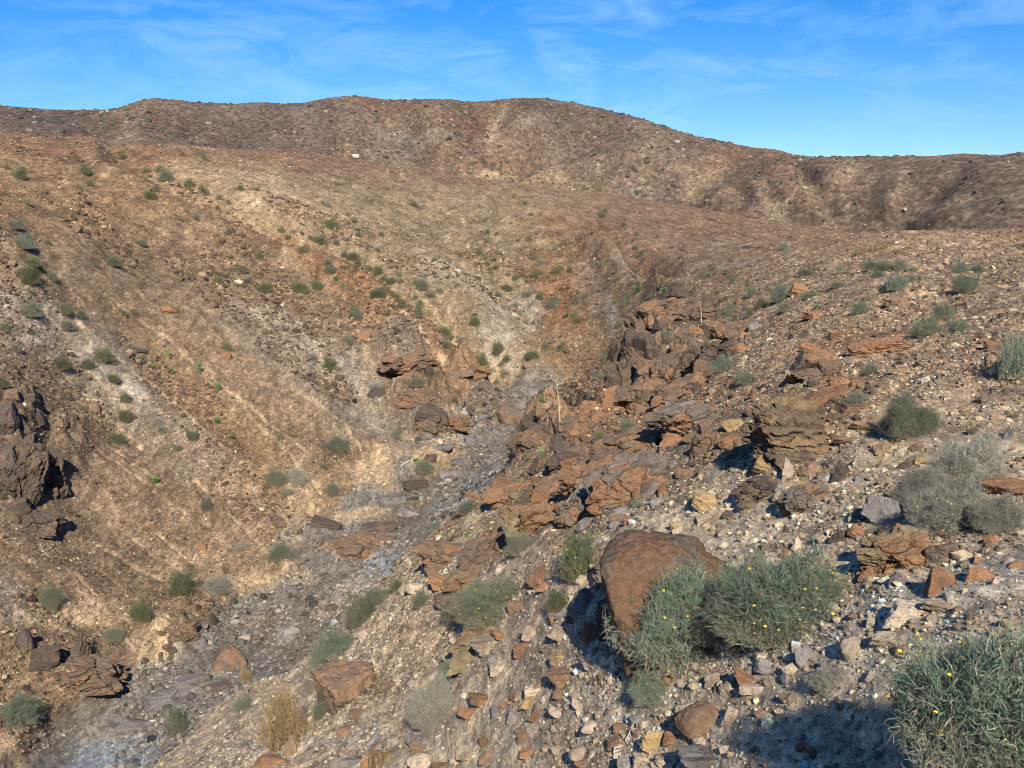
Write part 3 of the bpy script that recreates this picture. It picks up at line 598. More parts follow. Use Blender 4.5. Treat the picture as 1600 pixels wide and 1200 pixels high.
# px, py, w, h, colour, kind[, label]
ROCKS = [
 (957, 618, 34, 46, 'O', 'wedge', 'bright rusty orange wedge of stone leaning on the ravine edge beside a black cleft'), (920, 635, 34, 22, 'O', 'slab'), (936, 647, 30, 18, 'B', 'block'), (1046, 638, 24, 30, 'G', 'wedge', 'grey pyramid-shaped stone standing above the orange blocks of the ravine bank'), (1080, 637, 52, 32, 'G', 'round'),
 (1018, 684, 40, 38, 'O', 'block'), (1048, 686, 44, 32, 'O', 'wedge', 'bright orange triangular face of stone in the middle of the ravine bank'), (1075, 660, 52, 36, 'B', 'block'), (1082, 682, 28, 24, 'B', 'block'), (1102, 668, 26, 32, 'B', 'block'), (943, 702, 40, 40, 'O', 'slab'), (908, 703, 30, 16, 'O', 'slab'),
 (1138, 689, 40, 26, 'O', 'block', 'rusty orange block at the end of the black shadow under the layered outcrop'), (1146, 665, 38, 20, 'Y', 'slab'), (1022, 730, 64, 40, 'G', 'round'), (1022, 752, 44, 46, 'O', 'slab'), (965, 722, 44, 44, 'D', 'block'), (1072, 739, 32, 17, 'O', 'slab'), (967, 766, 44, 42, 'O', 'block', 'big rusty orange block split by a dark crack, just below the grey knoll'),
 (947, 781, 30, 36, 'O', 'block'), (1035, 763, 15, 26, 'O', 'wedge'), (918, 768, 50, 46, 'G', 'block'), (995, 769, 18, 20, 'O', 'wedge'), (1005, 592, 32, 26, 'B', 'block'), (1020, 586, 20, 40, 'D', 'block'), (1042, 586, 32, 36, 'B', 'block'), (1102, 574, 34, 32, 'B', 'block'), (1066, 566, 34, 20, 'D', 'slab'),
 (846, 779, 54, 30, 'O', 'block'), (831, 811, 66, 40, 'O', 'block', 'large ochre orange block cracked down its middle above the round shrub'), (792, 822, 34, 44, 'G', 'block'), (908, 790, 46, 52, 'G', 'block'), (917, 815, 38, 19, 'G', 'round'), (842, 898, 44, 42, 'O', 'wedge', 'orange wedge of stone half hidden by a yellow-flowered olive shrub'), (786, 755, 36, 21, 'O', 'block'), (745, 776, 36, 11, 'O', 'slab'),
 (750, 872, 20, 17, 'O', 'block'), (780, 889, 13, 15, 'P', 'block'), (690, 909, 46, 26, 'O', 'slab'), (716, 911, 24, 16, 'O', 'block'), (779, 786, 26, 17, 'B', 'block'), (780, 728, 26, 20, 'G', 'wedge', 'angular blue grey slab lying on the right edge of the stream bed'),
 (797, 644, 46, 28, 'B', 'round', 'dusty brown dome-shaped boulder lying in the far stream bed'), (848, 642, 21, 16, 'B', 'block'), (814, 683, 30, 32, 'B', 'block'), (846, 684, 46, 30, 'B', 'block'), (838, 664, 56, 14, 'D', 'slab'), (891, 655, 32, 24, 'B', 'block'), (903, 671, 38, 27, 'O', 'block'), (934, 652, 30, 20, 'O', 'block'),
 (882, 703, 32, 38, 'D', 'block'), (845, 724, 28, 32, 'B', 'block'), (890, 722, 28, 22, 'O', 'block'), (868, 690, 18, 34, 'D', 'block'), (719, 684, 16, 12, 'G', 'block'), (678, 645, 64, 30, 'D', 'block'), (709, 653, 38, 19, 'B', 'block'), (650, 617, 64, 22, 'B', 'slab'), (590, 612, 30, 24, 'D', 'block'), (618, 625, 34, 20, 'B', 'block'),
 (988, 545, 24, 44, 'D', 'block'), (1000, 522, 30, 38, 'B', 'block'), (1012, 497, 26, 24, 'B', 'block'), (1062, 546, 24, 36, 'O', 'block', 'reddish upright block in the dark cliff above the ravine'), (1041, 560, 24, 42, 'B', 'block'), (1023, 560, 20, 40, 'D', 'block'), (1090, 552, 24, 30, 'B', 'block'), (1113, 549, 32, 40, 'D', 'wedge'), (1108, 566, 22, 18, 'O', 'block'), (1156, 542, 32, 20, 'O', 'round'),
 (1090, 516, 24, 15, 'O', 'block'), (1165, 523, 18, 12, 'O', 'block'), (1178, 508, 22, 20, 'G', 'block'), (998, 585, 32, 27, 'B', 'block'), (1027, 610, 30, 20, 'B', 'block'), (1060, 608, 34, 18, 'B', 'block'), (1085, 604, 18, 26, 'D', 'block'), (990, 620, 26, 30, 'D', 'block'), (1005, 640, 26, 20, 'B', 'block'), (975, 590, 16, 30, 'D', 'block'), (1040, 530, 20, 22, 'D', 'block'), (1068, 520, 22, 18, 'B', 'block'), (1030, 505, 18, 18, 'D', 'block'), (1125, 520, 22, 18, 'B', 'block'), (1140, 500, 18, 14, 'B', 'block'), (1155, 470, 16, 14, 'B', 'block'), (1120, 466, 18, 12, 'B', 'block'), (1082, 470, 20, 14, 'D', 'block'), (1060, 500, 22, 16, 'D', 'block'),
 (1250, 452, 34, 22, 'O', 'block', 'rusty angular block between small shrubs on the flat top of the right bank'), (1275, 493, 44, 15, 'O', 'slab', 'flat rusty slab with black shadow under it on the upper right slope'), (1257, 521, 20, 15, 'D', 'block'), (1305, 523, 28, 18, 'O', 'block'), (1265, 541, 28, 18, 'O', 'block'), (1379, 455, 12, 9, 'Y', 'block'), (1400, 474, 44, 22, 'B', 'slab', 'brown ledge jutting out under a shrub with a black hollow beneath'), (1555, 540, 34, 11, 'O', 'slab'), (1442, 485, 20, 8, 'O', 'slab'),
 (1264, 545, 30, 18, 'O', 'block'), (1252, 566, 30, 44, 'D', 'block', 'dark upright rock with a black shaded side, largest of the crag at the centre right'), (1288, 560, 54, 30, 'O', 'block'), (1284, 580, 34, 26, 'B', 'block'), (1303, 524, 18, 12, 'O', 'block'), (1369, 546, 100, 13, 'O', 'slab', 'long low rusty ledge running across the stony upper right slope'), (1270, 598, 20, 18, 'D', 'block'), (1310, 598, 28, 14, 'O', 'block'), (1338, 600, 30, 14, 'O', 'block'),
 (1408, 580, 32, 13, 'Y', 'slab', 'flat ochre stone tilted above its own black shadow on bare scree'), (1447, 593, 14, 12, 'P', 'block', 'small cream stone lying alone among brown scree on the upper right'), (1550, 568, 28, 14, 'B', 'slab'), (1556, 538, 26, 10, 'B', 'slab'),
 (1197, 727, 44, 26, 'Y', 'block'), (1230, 732, 24, 40, 'T', 'wedge', 'upright tan flake of stone at the foot of the layered outcrop'), (1269, 732, 44, 30, 'B', 'round', 'rounded brown rock at the foot of the layered outcrop'), (1250, 759, 28, 16, 'Y', 'block'), (1310, 738, 22, 44, 'D', 'slab', 'thin black slab standing on edge right of the layered outcrop'), (1350, 723, 38, 28, 'T', 'slab'), (1381, 702, 34, 22, 'Y', 'wedge'), (1410, 705, 24, 16, 'T', 'block'), (1431, 698, 20, 18, 'B', 'block'), (1441, 717, 22, 14, 'Y', 'block'), (1415, 726, 28, 16, 'D', 'block'), (1575, 676, 14, 26, 'G', 'wedge'), (1520, 674, 18, 14, 'D', 'block'),
 (1566, 762, 72, 24, 'O', 'slab', 'long rusty slab at the right edge behind the dry grey shrubs'), (1386, 798, 70, 46, 'G', 'wedge', 'smooth grey pyramid-shaped boulder left of the dry grey shrubs'), (1432, 808, 24, 13, 'T', 'block'), (1410, 846, 66, 46, 'O', 'block', 'large pitted rust-red block with an ochre foot below the grey pyramid boulder'), (1405, 876, 42, 20, 'Y', 'block'), (1360, 862, 27, 34, 'O', 'block'), (1355, 898, 28, 24, 'O', 'block'), (1475, 862, 50, 38, 'B', 'block'), (1312, 838, 34, 20, 'D', 'block'), (1340, 832, 30, 18, 'O', 'block'),
 (1464, 908, 46, 48, 'O', 'wedge', 'two-toned rust and tan wedge casting a black shadow on the pale gravel'), (1532, 898, 40, 24, 'O', 'block'), (1548, 843, 28, 17, 'O', 'block'), (1576, 877, 16, 12, 'P', 'block'), (1590, 882, 24, 9, 'O', 'slab'), (1420, 957, 72, 28, 'T', 'slab', 'broad flat tan slab with a jagged edge on the pale gravel path'), (1470, 950, 60, 14, 'T', 'slab'), (1246, 849, 22, 28, 'T', 'wedge'), (1285, 841, 26, 14, 'T', 'block'), (1228, 865, 18, 13, 'O', 'block'), (1362, 972, 18, 18, 'P', 'block'),
 (1332, 1009, 44, 38, 'T', 'round', 'roundish tan cobble right of the low dry shrub in the front gravel'), (1262, 1022, 34, 28, 'G', 'wedge'), (1384, 1001, 50, 18, 'T', 'slab'), (1410, 1015, 26, 14, 'O', 'block'), (1238, 1045, 32, 20, 'T', 'round'), (1169, 1062, 52, 20, 'O', 'slab', 'flat orange slab resting on tan stones above a black shadow'), (1180, 1077, 46, 12, 'T', 'slab'), (1115, 1061, 26, 23, 'T', 'block'), (1198, 1044, 38, 18, 'G', 'block'), (1191, 1026, 28, 13, 'T', 'slab'),
 (1095, 1122, 80, 58, 'B', 'round', 'large rounded grey brown boulder in the front gravel below the flat orange slab'), (1142, 1119, 34, 24, 'T', 'block'), (1362, 1056, 22, 11, 'T', 'block'), (1232, 1090, 24, 15, 'B', 'block'), (1253, 1167, 22, 18, 'O', 'block'), (1025, 1156, 42, 38, 'Y', 'wedge', 'angular ochre stone with a crooked dry stick lying beside it'), (960, 1160, 26, 22, 'B', 'block'), (970, 1135, 22, 16, 'B', 'block'), (925, 1135, 34, 18, 'T', 'round'), (907, 1176, 42, 26, 'T', 'round'), (824, 1176, 27, 16, 'O', 'block'), (815, 1151, 13, 28, 'B', 'slab'), (837, 1116, 24, 27, 'O', 'wedge', 'rusty stone tipped on edge with a black shaded side in bare tan gravel'),
 (882, 1059, 50, 22, 'B', 'slab', 'flat brown slab half buried in tan gravel below the big boulder'), (842, 1071, 22, 14, 'B', 'block'), (816, 1012, 28, 22, 'O', 'block'), (830, 988, 28, 21, 'T', 'block'), (1037, 1190, 34, 18, 'T', 'block'), (1062, 1179, 22, 17, 'T', 'block'), (912, 1194, 24, 16, 'O', 'block'), (982, 1193, 36, 18, 'G', 'block'), (1105, 1190, 80, 20, 'G', 'slab'),
 (545, 1068, 96, 84, 'B', 'block', 'big half-buried brown boulder with an orange patch beside a drooping green shrub'), (521, 1026, 20, 12, 'T', 'block', 'small tan stone perched on top of the half-buried brown boulder'), (568, 990, 24, 19, 'T', 'round'), (453, 989, 40, 28, 'G', 'round', 'grey boulder with a rusty underside lying in the stream bed'), (420, 1192, 56, 28, 'O', 'round', 'rust-red boulder cut by the bottom edge of the scene'), (458, 1164, 24, 32, 'Y', 'wedge'), (592, 1186, 40, 36, 'Y', 'wedge', 'tilted ochre slab with a dark crevice at the bottom edge'), (655, 1155, 38, 20, 'G', 'slab', 'flat blue grey stone just under the yellow-flowered grey shrub'), (657, 1169, 36, 13, 'B', 'slab'), (662, 1190, 52, 24, 'T', 'round'), (692, 1199, 34, 14, 'B', 'block'), (755, 1156, 14, 28, 'B', 'slab'),
 (697, 1036, 22, 28, 'O', 'wedge'), (605, 1073, 24, 16, 'B', 'slab'), (775, 1113, 24, 22, 'G', 'block'), (800, 1120, 22, 22, 'G', 'block'), (752, 1098, 52, 8, 'O', 'slab'), (765, 1006, 52, 22, 'T', 'slab'), (782, 994, 34, 14, 'O', 'slab'), (770, 1028, 20, 16, 'G', 'block'), (698, 936, 52, 32, 'B', 'block', 'squared brown block with a black hollow under its end, beside the spreading shrub'), (740, 1000, 60, 18, 'O', 'slab'), (720, 1015, 40, 12, 'B', 'slab'),
 (510, 818, 54, 16, 'D', 'slab', 'flat dark slabs of bedrock at the head of the blue grey pool floor'), (405, 806, 20, 17, 'B', 'wedge'), (436, 815, 20, 26, 'B', 'block'), (912, 935, 42, 46, 'G', 'round', 'cracked grey boulder in the gap between the big boulder and the olive shrub'), (957, 872, 44, 32, 'G', 'round'), (960, 892, 30, 18, 'T', 'block'), (925, 985, 32, 38, 'O', 'wedge', 'split orange stone standing at the shaded foot of the big boulder'), (895, 967, 30, 15, 'B', 'block'), (952, 915, 28, 16, 'O', 'slab'), (910, 905, 20, 14, 'T', 'block'),
 (1102, 785, 58, 26, 'Y', 'slab', 'ochre layered slab with a black shadow line above the big boulder'), (1138, 804, 20, 13, 'D', 'block'), (1027, 783, 27, 19, 'G', 'round'), (1130, 830, 22, 14, 'T', 'block'), (1100, 810, 26, 14, 'T', 'block'), (970, 800, 30, 16, 'G', 'block'), (983, 812, 20, 14, 'O', 'block'), (960, 810, 24, 18, 'G', 'block'),
 (1235, 628, 60, 13, 'Y', 'slab'), (1292, 622, 76, 16, 'O', 'slab'), (1335, 640, 54, 14, 'O', 'slab'), (1350, 668, 44, 11, 'Y', 'slab'), (1322, 690, 40, 10, 'B', 'slab'),
 (690, 700, 42, 11, 'G', 'slab'), (742, 690, 38, 11, 'G', 'slab'), (652, 760, 44, 11, 'D', 'slab'), (612, 782, 52, 11, 'G', 'slab'), (700, 742, 32, 11, 'G', 'slab'), (592, 826, 60, 12, 'D', 'slab'), (640, 802, 38, 10, 'G', 'slab'), (672, 716, 30, 10, 'D', 'slab'), (720, 722, 30, 10, 'G', 'slab'), (300, 1066, 54, 13, 'G', 'slab'), (250, 1095, 64, 15, 'G', 'slab'), (200, 1140, 80, 18, 'G', 'slab'), (340, 1075, 40, 12, 'D', 'slab'), (760, 650, 30, 9, 'G', 'slab'), (830, 612, 30, 7, 'G', 'slab'),
 (353, 554, 23, 17, 'O', 'round', 'rusty stone with a small olive shrub growing behind it on the left slope'), (147, 634, 20, 17, 'B', 'round'), (331, 474, 20, 13, 'B', 'round'), (358, 1028, 54, 48, 'B', 'round', 'smooth egg-shaped brown boulder sitting in the stream bed'), (40, 997, 24, 38, 'D', 'round', 'dark upright rock at the left edge above the sandy bench'), (73, 1022, 40, 36, 'D', 'block'), (122, 1019, 28, 32, 'D', 'block'), (295, 962, 18, 13, 'G', 'round'), (381, 988, 16, 10, 'G', 'block'), (315, 853, 16, 15, 'O', 'block'), (310, 1005, 34, 18, 'G', 'slab'),
 (12, 650, 34, 60, 'D', 'block', 'tall dark rock tower of the shadowed crag at the left edge'), (10, 720, 40, 60, 'D', 'block', 'broad dark rock face below the tall tower at the left edge'), (44, 690, 22, 36, 'D', 'block'), (60, 650, 20, 22, 'D', 'block'), (75, 710, 24, 26, 'D', 'block'), (30, 790, 36, 30, 'D', 'block'), (60, 810, 30, 26, 'B', 'block'), (96, 660, 18, 16, 'B', 'block'), (100, 730, 20, 18, 'D', 'block'), (20, 615, 24, 18, 'B', 'block'), (50, 745, 22, 20, 'D', 'block'), (45, 620, 20, 16, 'D', 'block'), (80, 770, 20, 16, 'B', 'block'),
 (725, 583, 40, 12, 'B', 'slab', 'brown ledge with a black slot beneath it on the far bank'), (640, 585, 26, 14, 'B', 'block'), (610, 570, 26, 14, 'B', 'block'), (530, 590, 16, 14, 'D', 'block'), (570, 525, 30, 12, 'O', 'slab'), (655, 545, 24, 14, 'B', 'block'), (670, 580, 20, 18, 'D', 'block'), (700, 625, 30, 16, 'B', 'block'), (730, 640, 24, 12, 'D', 'block'), (825, 568, 16, 12, 'B', 'round'), (660, 665, 30, 12, 'O', 'block'), (262, 482, 28, 14, 'O', 'round'),
]
things = []           # (object, look words, category, px, py, label or None, group, width in photo pixels)
for rk in ROCKS:
    px, py, w, h_, c, kd = rk[:6]
    o, d = place_rock(px, py, w, h_, c, kd, name='boulder' if w > 40 and kd in ('round', 'block') else 'rock')
    things.append([o, (c, kd), 'rock', px, py, rk[6] if len(rk) > 6 else None, 'loose rocks on the ravine slopes', w])

# the big leaning boulder
P, r_ = hit(1050, 1000); d = float(np.linalg.norm(P)); k = d / F
big = [((-.95, -.2, -.25), .56), ((-.98, .1, .1), .74), ((.08, -.76, .64), .62), ((.0, -.35, .93), .72), ((.05, .1, 1), .76), ((.42, -.3, .86), .74), ((.70, -.2, .68), .80), ((.95, -.2, .15), .96), ((0, 1, .2), .85), ((0, 0, -1), .8), ((-.05, -1, -.1), .80), ((-.45, -.40, .80), .80), ((.6, -.75, .25), .86), ((-.5, .1, .86), .86)]
v, f = polyrock(big, 6, .05, .065, 1.8, 5, .045)
v = (v - (v.max(0) + v.min(0)) / 2) / ((v.max(0) - v.min(0)) / 2)
bw, bh = 214 * k / 2, 190 * k / 2
M_BIG = rock_mat('smooth_rusty_boulder', (.138, .078, .044), (.11, .082, .060), .44, .62, 2.6)
me = mesh_np('leaning_boulder', v * np.array([bw, bw * .95, bh]), f, None, True)
o = link('leaning_boulder', me, M_BIG); o.location = P + np.array([0.0, bw * .45, bh * .46]); o.rotation_euler = (0, 0, -math.atan2(P[0], P[1]))
tag(o, 'big smooth rust-brown boulder with a black overhanging side behind two yellow-flowered shrubs', 'boulder')
# a lower brown shoulder of rock leaning on its shaded side
o, d = place_rock(962, 950, 52, 100, 'D', 'slab', yaw=.5, tilt=.22, k=1); tag(o, 'narrow dark slab leaning against the black shaded side of the big boulder', 'rock', 'loose rocks on the ravine slopes'); o.name = 'rock'

# jointed outcrops: solid ledges of bedrock broken by cracks into blocks, some blocks showing fresh rusty faces
def crag_mat(name, skin, fresh):
    m, nt, b = new_mat(name); P_ = node(nt, 'ShaderNodeNewGeometry').outputs['Position']; at = node(nt, 'ShaderNodeAttribute'); at.attribute_name = 'tone'
    sp_ = node(nt, 'ShaderNodeSeparateColor'); nt.links.new(at.outputs['Color'], sp_.inputs[0])
    n = node(nt, 'ShaderNodeTexNoise'); n.inputs['Scale'].default_value = 3.2; n.inputs['Detail'].default_value = 5; nt.links.new(P_, n.inputs['Vector'])
    ad = node(nt, 'ShaderNodeMath', operation='MULTIPLY_ADD'); ad.inputs[1].default_value = .9; nt.links.new(n.outputs['Fac'], ad.inputs[0]); nt.links.new(sp_.outputs[0], ad.inputs[2])
    mr = node(nt, 'ShaderNodeMapRange'); mr.interpolation_type = 'SMOOTHSTEP'; mr.inputs['From Min'].default_value = .95; mr.inputs['From Max'].default_value = 1.15; nt.links.new(ad.outputs[0], mr.inputs['Value'])
    mx = node(nt, 'ShaderNodeMix', data_type='RGBA'); mx.inputs[6].default_value = (*skin, 1); mx.inputs[7].default_value = (*fresh, 1); nt.links.new(mr.outputs[0], mx.inputs[0])
    f1, v1 = noise_fac(nt, P_, 9, 6, .7, 1.3); f2, v2_ = noise_fac(nt, P_, 45, 3, .8, 1.2)
    nt.links.new(mul(nt, mul(nt, mx.outputs[2], v1), v2_), b.inputs['Base Color'])
    bp = node(nt, 'ShaderNodeBump'); bp.inputs['Strength'].default_value = .8; bp.inputs['Distance'].default_value = .06; nt.links.new(f1, bp.inputs['Height']); nt.links.new(bp.outputs['Normal'], b.inputs['Normal'])
    return m


CM = {'B': crag_mat('jointed_brown_rock', (.150, .102, .066), (.215, .125, .068)), 'D': crag_mat('jointed_dark_rock', (.095, .070, .052), (.135, .092, .058)), 'G': crag_mat('jointed_grey_rock', (.148, .116, .086), (.215, .118, .064)),
      'Y': crag_mat('layered_stone', (.128, .088, .055), (.185, .122, .060)), 'O': crag_mat('jointed_rusty_rock', (.215, .122, .064), (.19, .145, .08))}


def crag(px, py, w, h_, c, seed, label, K=34, aniso=(1, 1, .7), sink=None, lean=None, nm='jointed_outcrop', planes=None, jit=1.0):
    g = np.random.default_rng(seed); P, r_ = hit(px, py + h_ * .36); d = float(np.linalg.norm(P)); k = d / F
    if 7 not in ICO: ICO[7] = ico(7)
    pl = planes or rnd_planes(g, 'block') + [(g.normal(0, 1, 3) + np.array([0, -.3, .5]), g.uniform(.75, .95)) for _ in range(5)]
    v, f = polyrock(pl, 7, .05, .14, 1.7, seed, .02)
    sx = w * k / 2; sz = max(h_ * k / 2, .3 * sx); dims = np.array([sx, .56 * (sx + sz), sz]); big_ = dims.max()
    if sink is None: sink = .42 if px > 720 else .66 if px < 120 else .58
    if lean is None: lean = -.28 if px > 720 else .12
    an = np.array(aniso) / (dims / big_)
    S_ = g.uniform(-1.05, 1.05, (K, 3)); q = (v + .09 * np.stack([fbm3(v + 7, 2.5, 3, seed), fbm3(v + 19, 2.5, 3, seed + 1), fbm3(v + 31, 2.5, 3, seed + 2)], 1)) / an
    D_ = np.linalg.norm(q[:, None, :] - S_[None] / an, axis=2); o_ = np.argsort(D_, axis=1)[:, :2]; d1 = np.take_along_axis(D_, o_[:, :1], 1)[:, 0]; d2 = np.take_along_axis(D_, o_[:, 1:2], 1)[:, 0]
    nrm_ = g.normal(0, 1, (K, 3)); own = o_[:, 0]; offs = g.normal(0, .10, K)[own] + .34 * (nrm_[own] * (v - S_[own])).sum(1) * .5; crack = sstep(.055, .0, d2 - d1); offs = offs * jit
    v = v * (1 + np.clip(offs, -.32, .30) - .12 * crack + .05 * fbm3(v, 6, 3, seed + 4))[:, None]
    v = (v - (v.max(0) + v.min(0)) / 2) / ((v.max(0) - v.min(0)) / 2)
    fresh = (g.uniform(0, 1, K) < .38).astype(float)[o_[:, 0]] * .6 + .1
    me = mesh_np('jointed_outcrop', v * dims, f, np.stack([fresh, np.ones(len(v)), np.ones(len(v))], 1), False)
    o = link(nm, me, CM[c]); o.location = P + np.array([0, .4 * sx, sz * (1 - 2 * sink)]); o.rotation_euler = (0, lean, -math.atan2(P[0], P[1]) + g.normal(0, .15))
    tag(o, label, 'rock outcrop', 'jointed outcrops of bedrock along the ravine')


for i_, a_ in enumerate([
    (1003, 540, 88, 112, 'D', 'dark upright buttress of cracked rock closing off the ravine', 40, (.8, .8, 1.35)), (1066, 560, 130, 88, 'B', 'brown cracked cliff of tall blocks right of the dark buttress', 44, (.8, .8, 1.35)), (1124, 545, 70, 60, 'D', 'dark cracked knob at the right end of the ravine cliff', 24, (.8, .8, 1.35)),
    (1078, 650, 130, 66, 'G', 'grey cracked knoll with rusty blocks under the ravine cliff', 40), (1010, 690, 90, 44, 'O', 'rusty cracked ledge with two big blocks below the grey knoll', 20), (985, 742, 150, 92, 'G', 'largest grey cracked outcrop of the ravine bank, rusty on its lower faces', 44), (905, 792, 86, 66, 'G', 'grey cracked outcrop with dark clefts beside the ochre block', 30),
    (835, 806, 104, 62, 'O', 'rusty cracked outcrop above the round grey-green shrub', 16), (838, 680, 100, 46, 'B', 'brown cracked ledge at the brink of the stream bed beside the dead stalk', 34), (905, 664, 86, 38, 'B', 'brown broken ledge between the dead stalk and the bright orange wedge', 30), (885, 712, 70, 44, 'D', 'dark cracked ledge below the foot of the tall dead stalk', 26),
    (682, 645, 116, 44, 'B', 'brown cracked outcrop undercut at the far edge of the stream bed', 40), (648, 615, 96, 34, 'B', 'low brown ledge just above the undercut outcrop on the far bank', 30), (640, 560, 110, 34, 'B', 'low broken band of brown rock high on the far bank', 36), (735, 583, 70, 24, 'B', 'small brown ledge with a dark slot on the far bank', 22),
    (14, 695, 80, 120, 'D', 'tall dark cracked crag at the left edge', 60, (.8, .8, 1.35)), (70, 700, 60, 110, 'D', 'dark broken slope of rock right of the tall crag', 50), (40, 800, 90, 60, 'D', 'dark cracked rocks at the foot of the tall crag', 40), (105, 1048, 140, 34, 'B', 'low brown bedrock hump at the lower left beside the stream bed', 40), (272, 985, 66, 34, 'B', 'small brown bedrock hump on the edge of the sandy bench', 24), (560, 850, 150, 40, 'B', 'flat brown bedrock slab in the middle of the stream bed', 30),
    (1283, 572, 100, 56, 'B', 'rusty brown crag with black hollows on the upper right scree', 34), (1405, 858, 118, 70, 'O', 'pitted rust-red ledge below the grey pyramid boulder', 36), (1036, 478, 80, 44, 'B', 'brown cracked hump on the crest above the ravine notch', 30), (1092, 482, 90, 44, 'B', 'brown cracked ledge on the crest right of the ravine notch', 30), (1062, 455, 56, 26, 'D', 'dark small outcrop highest on the crest of the ravine notch', 20), (1005, 500, 60, 60, 'D', 'dark rock shoulder dropping into the ravine notch', 34, (.8, .8, 1.35)),
    (974, 582, 56, 84, 'D', 'dark cleft rock face just above the bright orange wedge', 36, (.8, .8, 1.35)), (1012, 605, 96, 60, 'B', 'brown broken rocks below the dark buttress', 40), (1062, 606, 96, 44, 'B', 'brown broken ledge between the ravine cliff and the grey knoll', 36), (1150, 510, 70, 34, 'B', 'brown cracked rib at the upper end of the cliff top', 24), (1108, 515, 70, 36, 'B', 'brown cracked rib on top of the ravine cliff', 24),
    (962, 692, 110, 54, 'B', 'brown jointed ledge right of the bright green tuft on the ravine bank', 30), (925, 742, 110, 48, 'O', 'rusty jointed ledge left of the largest grey outcrop', 24), (868, 752, 96, 46, 'B', 'brown jointed ledge above the rusty cracked outcrop', 28), (796, 768, 90, 36, 'O', 'low rusty ledge at the brink of the blue grey pool', 20), (765, 852, 110, 50, 'B', 'brown crumbling ledge left of the round grey-green shrub', 36), (702, 862, 120, 44, 'B', 'brown crumbling bank beside the wet-looking pale pool floor', 36), (730, 905, 90, 34, 'O', 'rusty ledge above the squared brown block', 18), (1100, 690, 64, 44, 'B', 'brown jointed rock at the left end of the big black shadow', 20), (1190, 760, 90, 44, 'D', 'dark jagged rocks in the shadow below the layered outcrop', 36), (1262, 775, 90, 50, 'G', 'grey broken rocks right of the shadow below the layered outcrop', 44),
    (952, 880, 66, 54, 'G', 'grey cracked hump of rock left of the big boulder', 22), (745, 1005, 120, 34, 'O', 'low rusty bedrock rib on the pinkish slope', 20)]):
    crag(*a_[:5], 900 + 7 * i_, a_[5], a_[6], *(a_[7:] or ((1, 1, 1),)))

crag(1264, 672, 180, 128, 'Y', 81, 'large brown outcrop of thin tilted layers with a black shaded end', 48, (5.0, 3.5, .34), .36, .04, 'layered_outcrop', [((-.97, -.22, -.06), .80), ((.10, -.74, .60), .60), ((.05, -.22, 1), .72), ((1, 0, .5), .95), ((.7, -.6, .5), .92), ((0, 1, .4), .9), ((0, 0, -1), .9), ((-.7, .7, .1), .9)], .55)

# a white rock at the foot of the mountain
P, r_ = mhit(556, 247); me = mesh_np('white_rock', *(lambda a: (a[0] * np.array([1.5, 1.2, .8]), a[1]))(polyrock(rnd_planes(np.random.default_rng(3), 'block'), 5, .05, .1, 2.4, 9, .04)), None, False)
o = link('white_rock', me, rock_mat('white_stone', (.72, .66, .60), (.5, .42, .36))); o.location = P + np.array([0, 0, .5])
tag(o, 'tiny white rock at the foot of the far mountain', 'rock')

# ------------------------------------------------------------------ shrubs
def tubes(Pl, rad, sides=3):
    """Pl (N, S+1, 3) polylines -> tapered tubes"""
    N, S1, _ = Pl.shape
    T = np.gradient(Pl, axis=1); T /= np.linalg.norm(T, axis=2, keepdims=True) + 1e-9
    ref = rng.normal(0, 1, (N, 1, 3)); U = np.cross(T, ref); U /= np.linalg.norm(U, axis=2, keepdims=True) + 1e-9; W = np.cross(T, U)
    rad = np.asarray(rad).reshape(-1, 1, 1) * np.linspace(1, .35, S1).reshape(1, S1, 1)
    ring = [Pl + rad * (math.cos(a) * U + math.sin(a) * W) for a in np.arange(sides) * 2 * math.pi / sides]
    V = np.stack(ring, 2).reshape(-1, 3)
    base = (np.arange(N)[:, None, None] * S1 + np.arange(S1 - 1)[None, :, None]) * sides; s = np.arange(sides)[None, None, :]; s2 = (s + 1) % sides
    Fq = np.stack(np.broadcast_arrays(base + s, base + s2, base + sides + s2, base + sides + s), -1).reshape(-1, 4)
    return V, Fq, S1 * sides


def dome_dirs(n, g, low=-.05):
    z = g.uniform(low, 1, n); t = g.uniform(0, 2 * math.pi, n); r = np.sqrt(np.maximum(0, 1 - z * z)); return np.stack([r * np.cos(t), r * np.sin(t), z], 1)


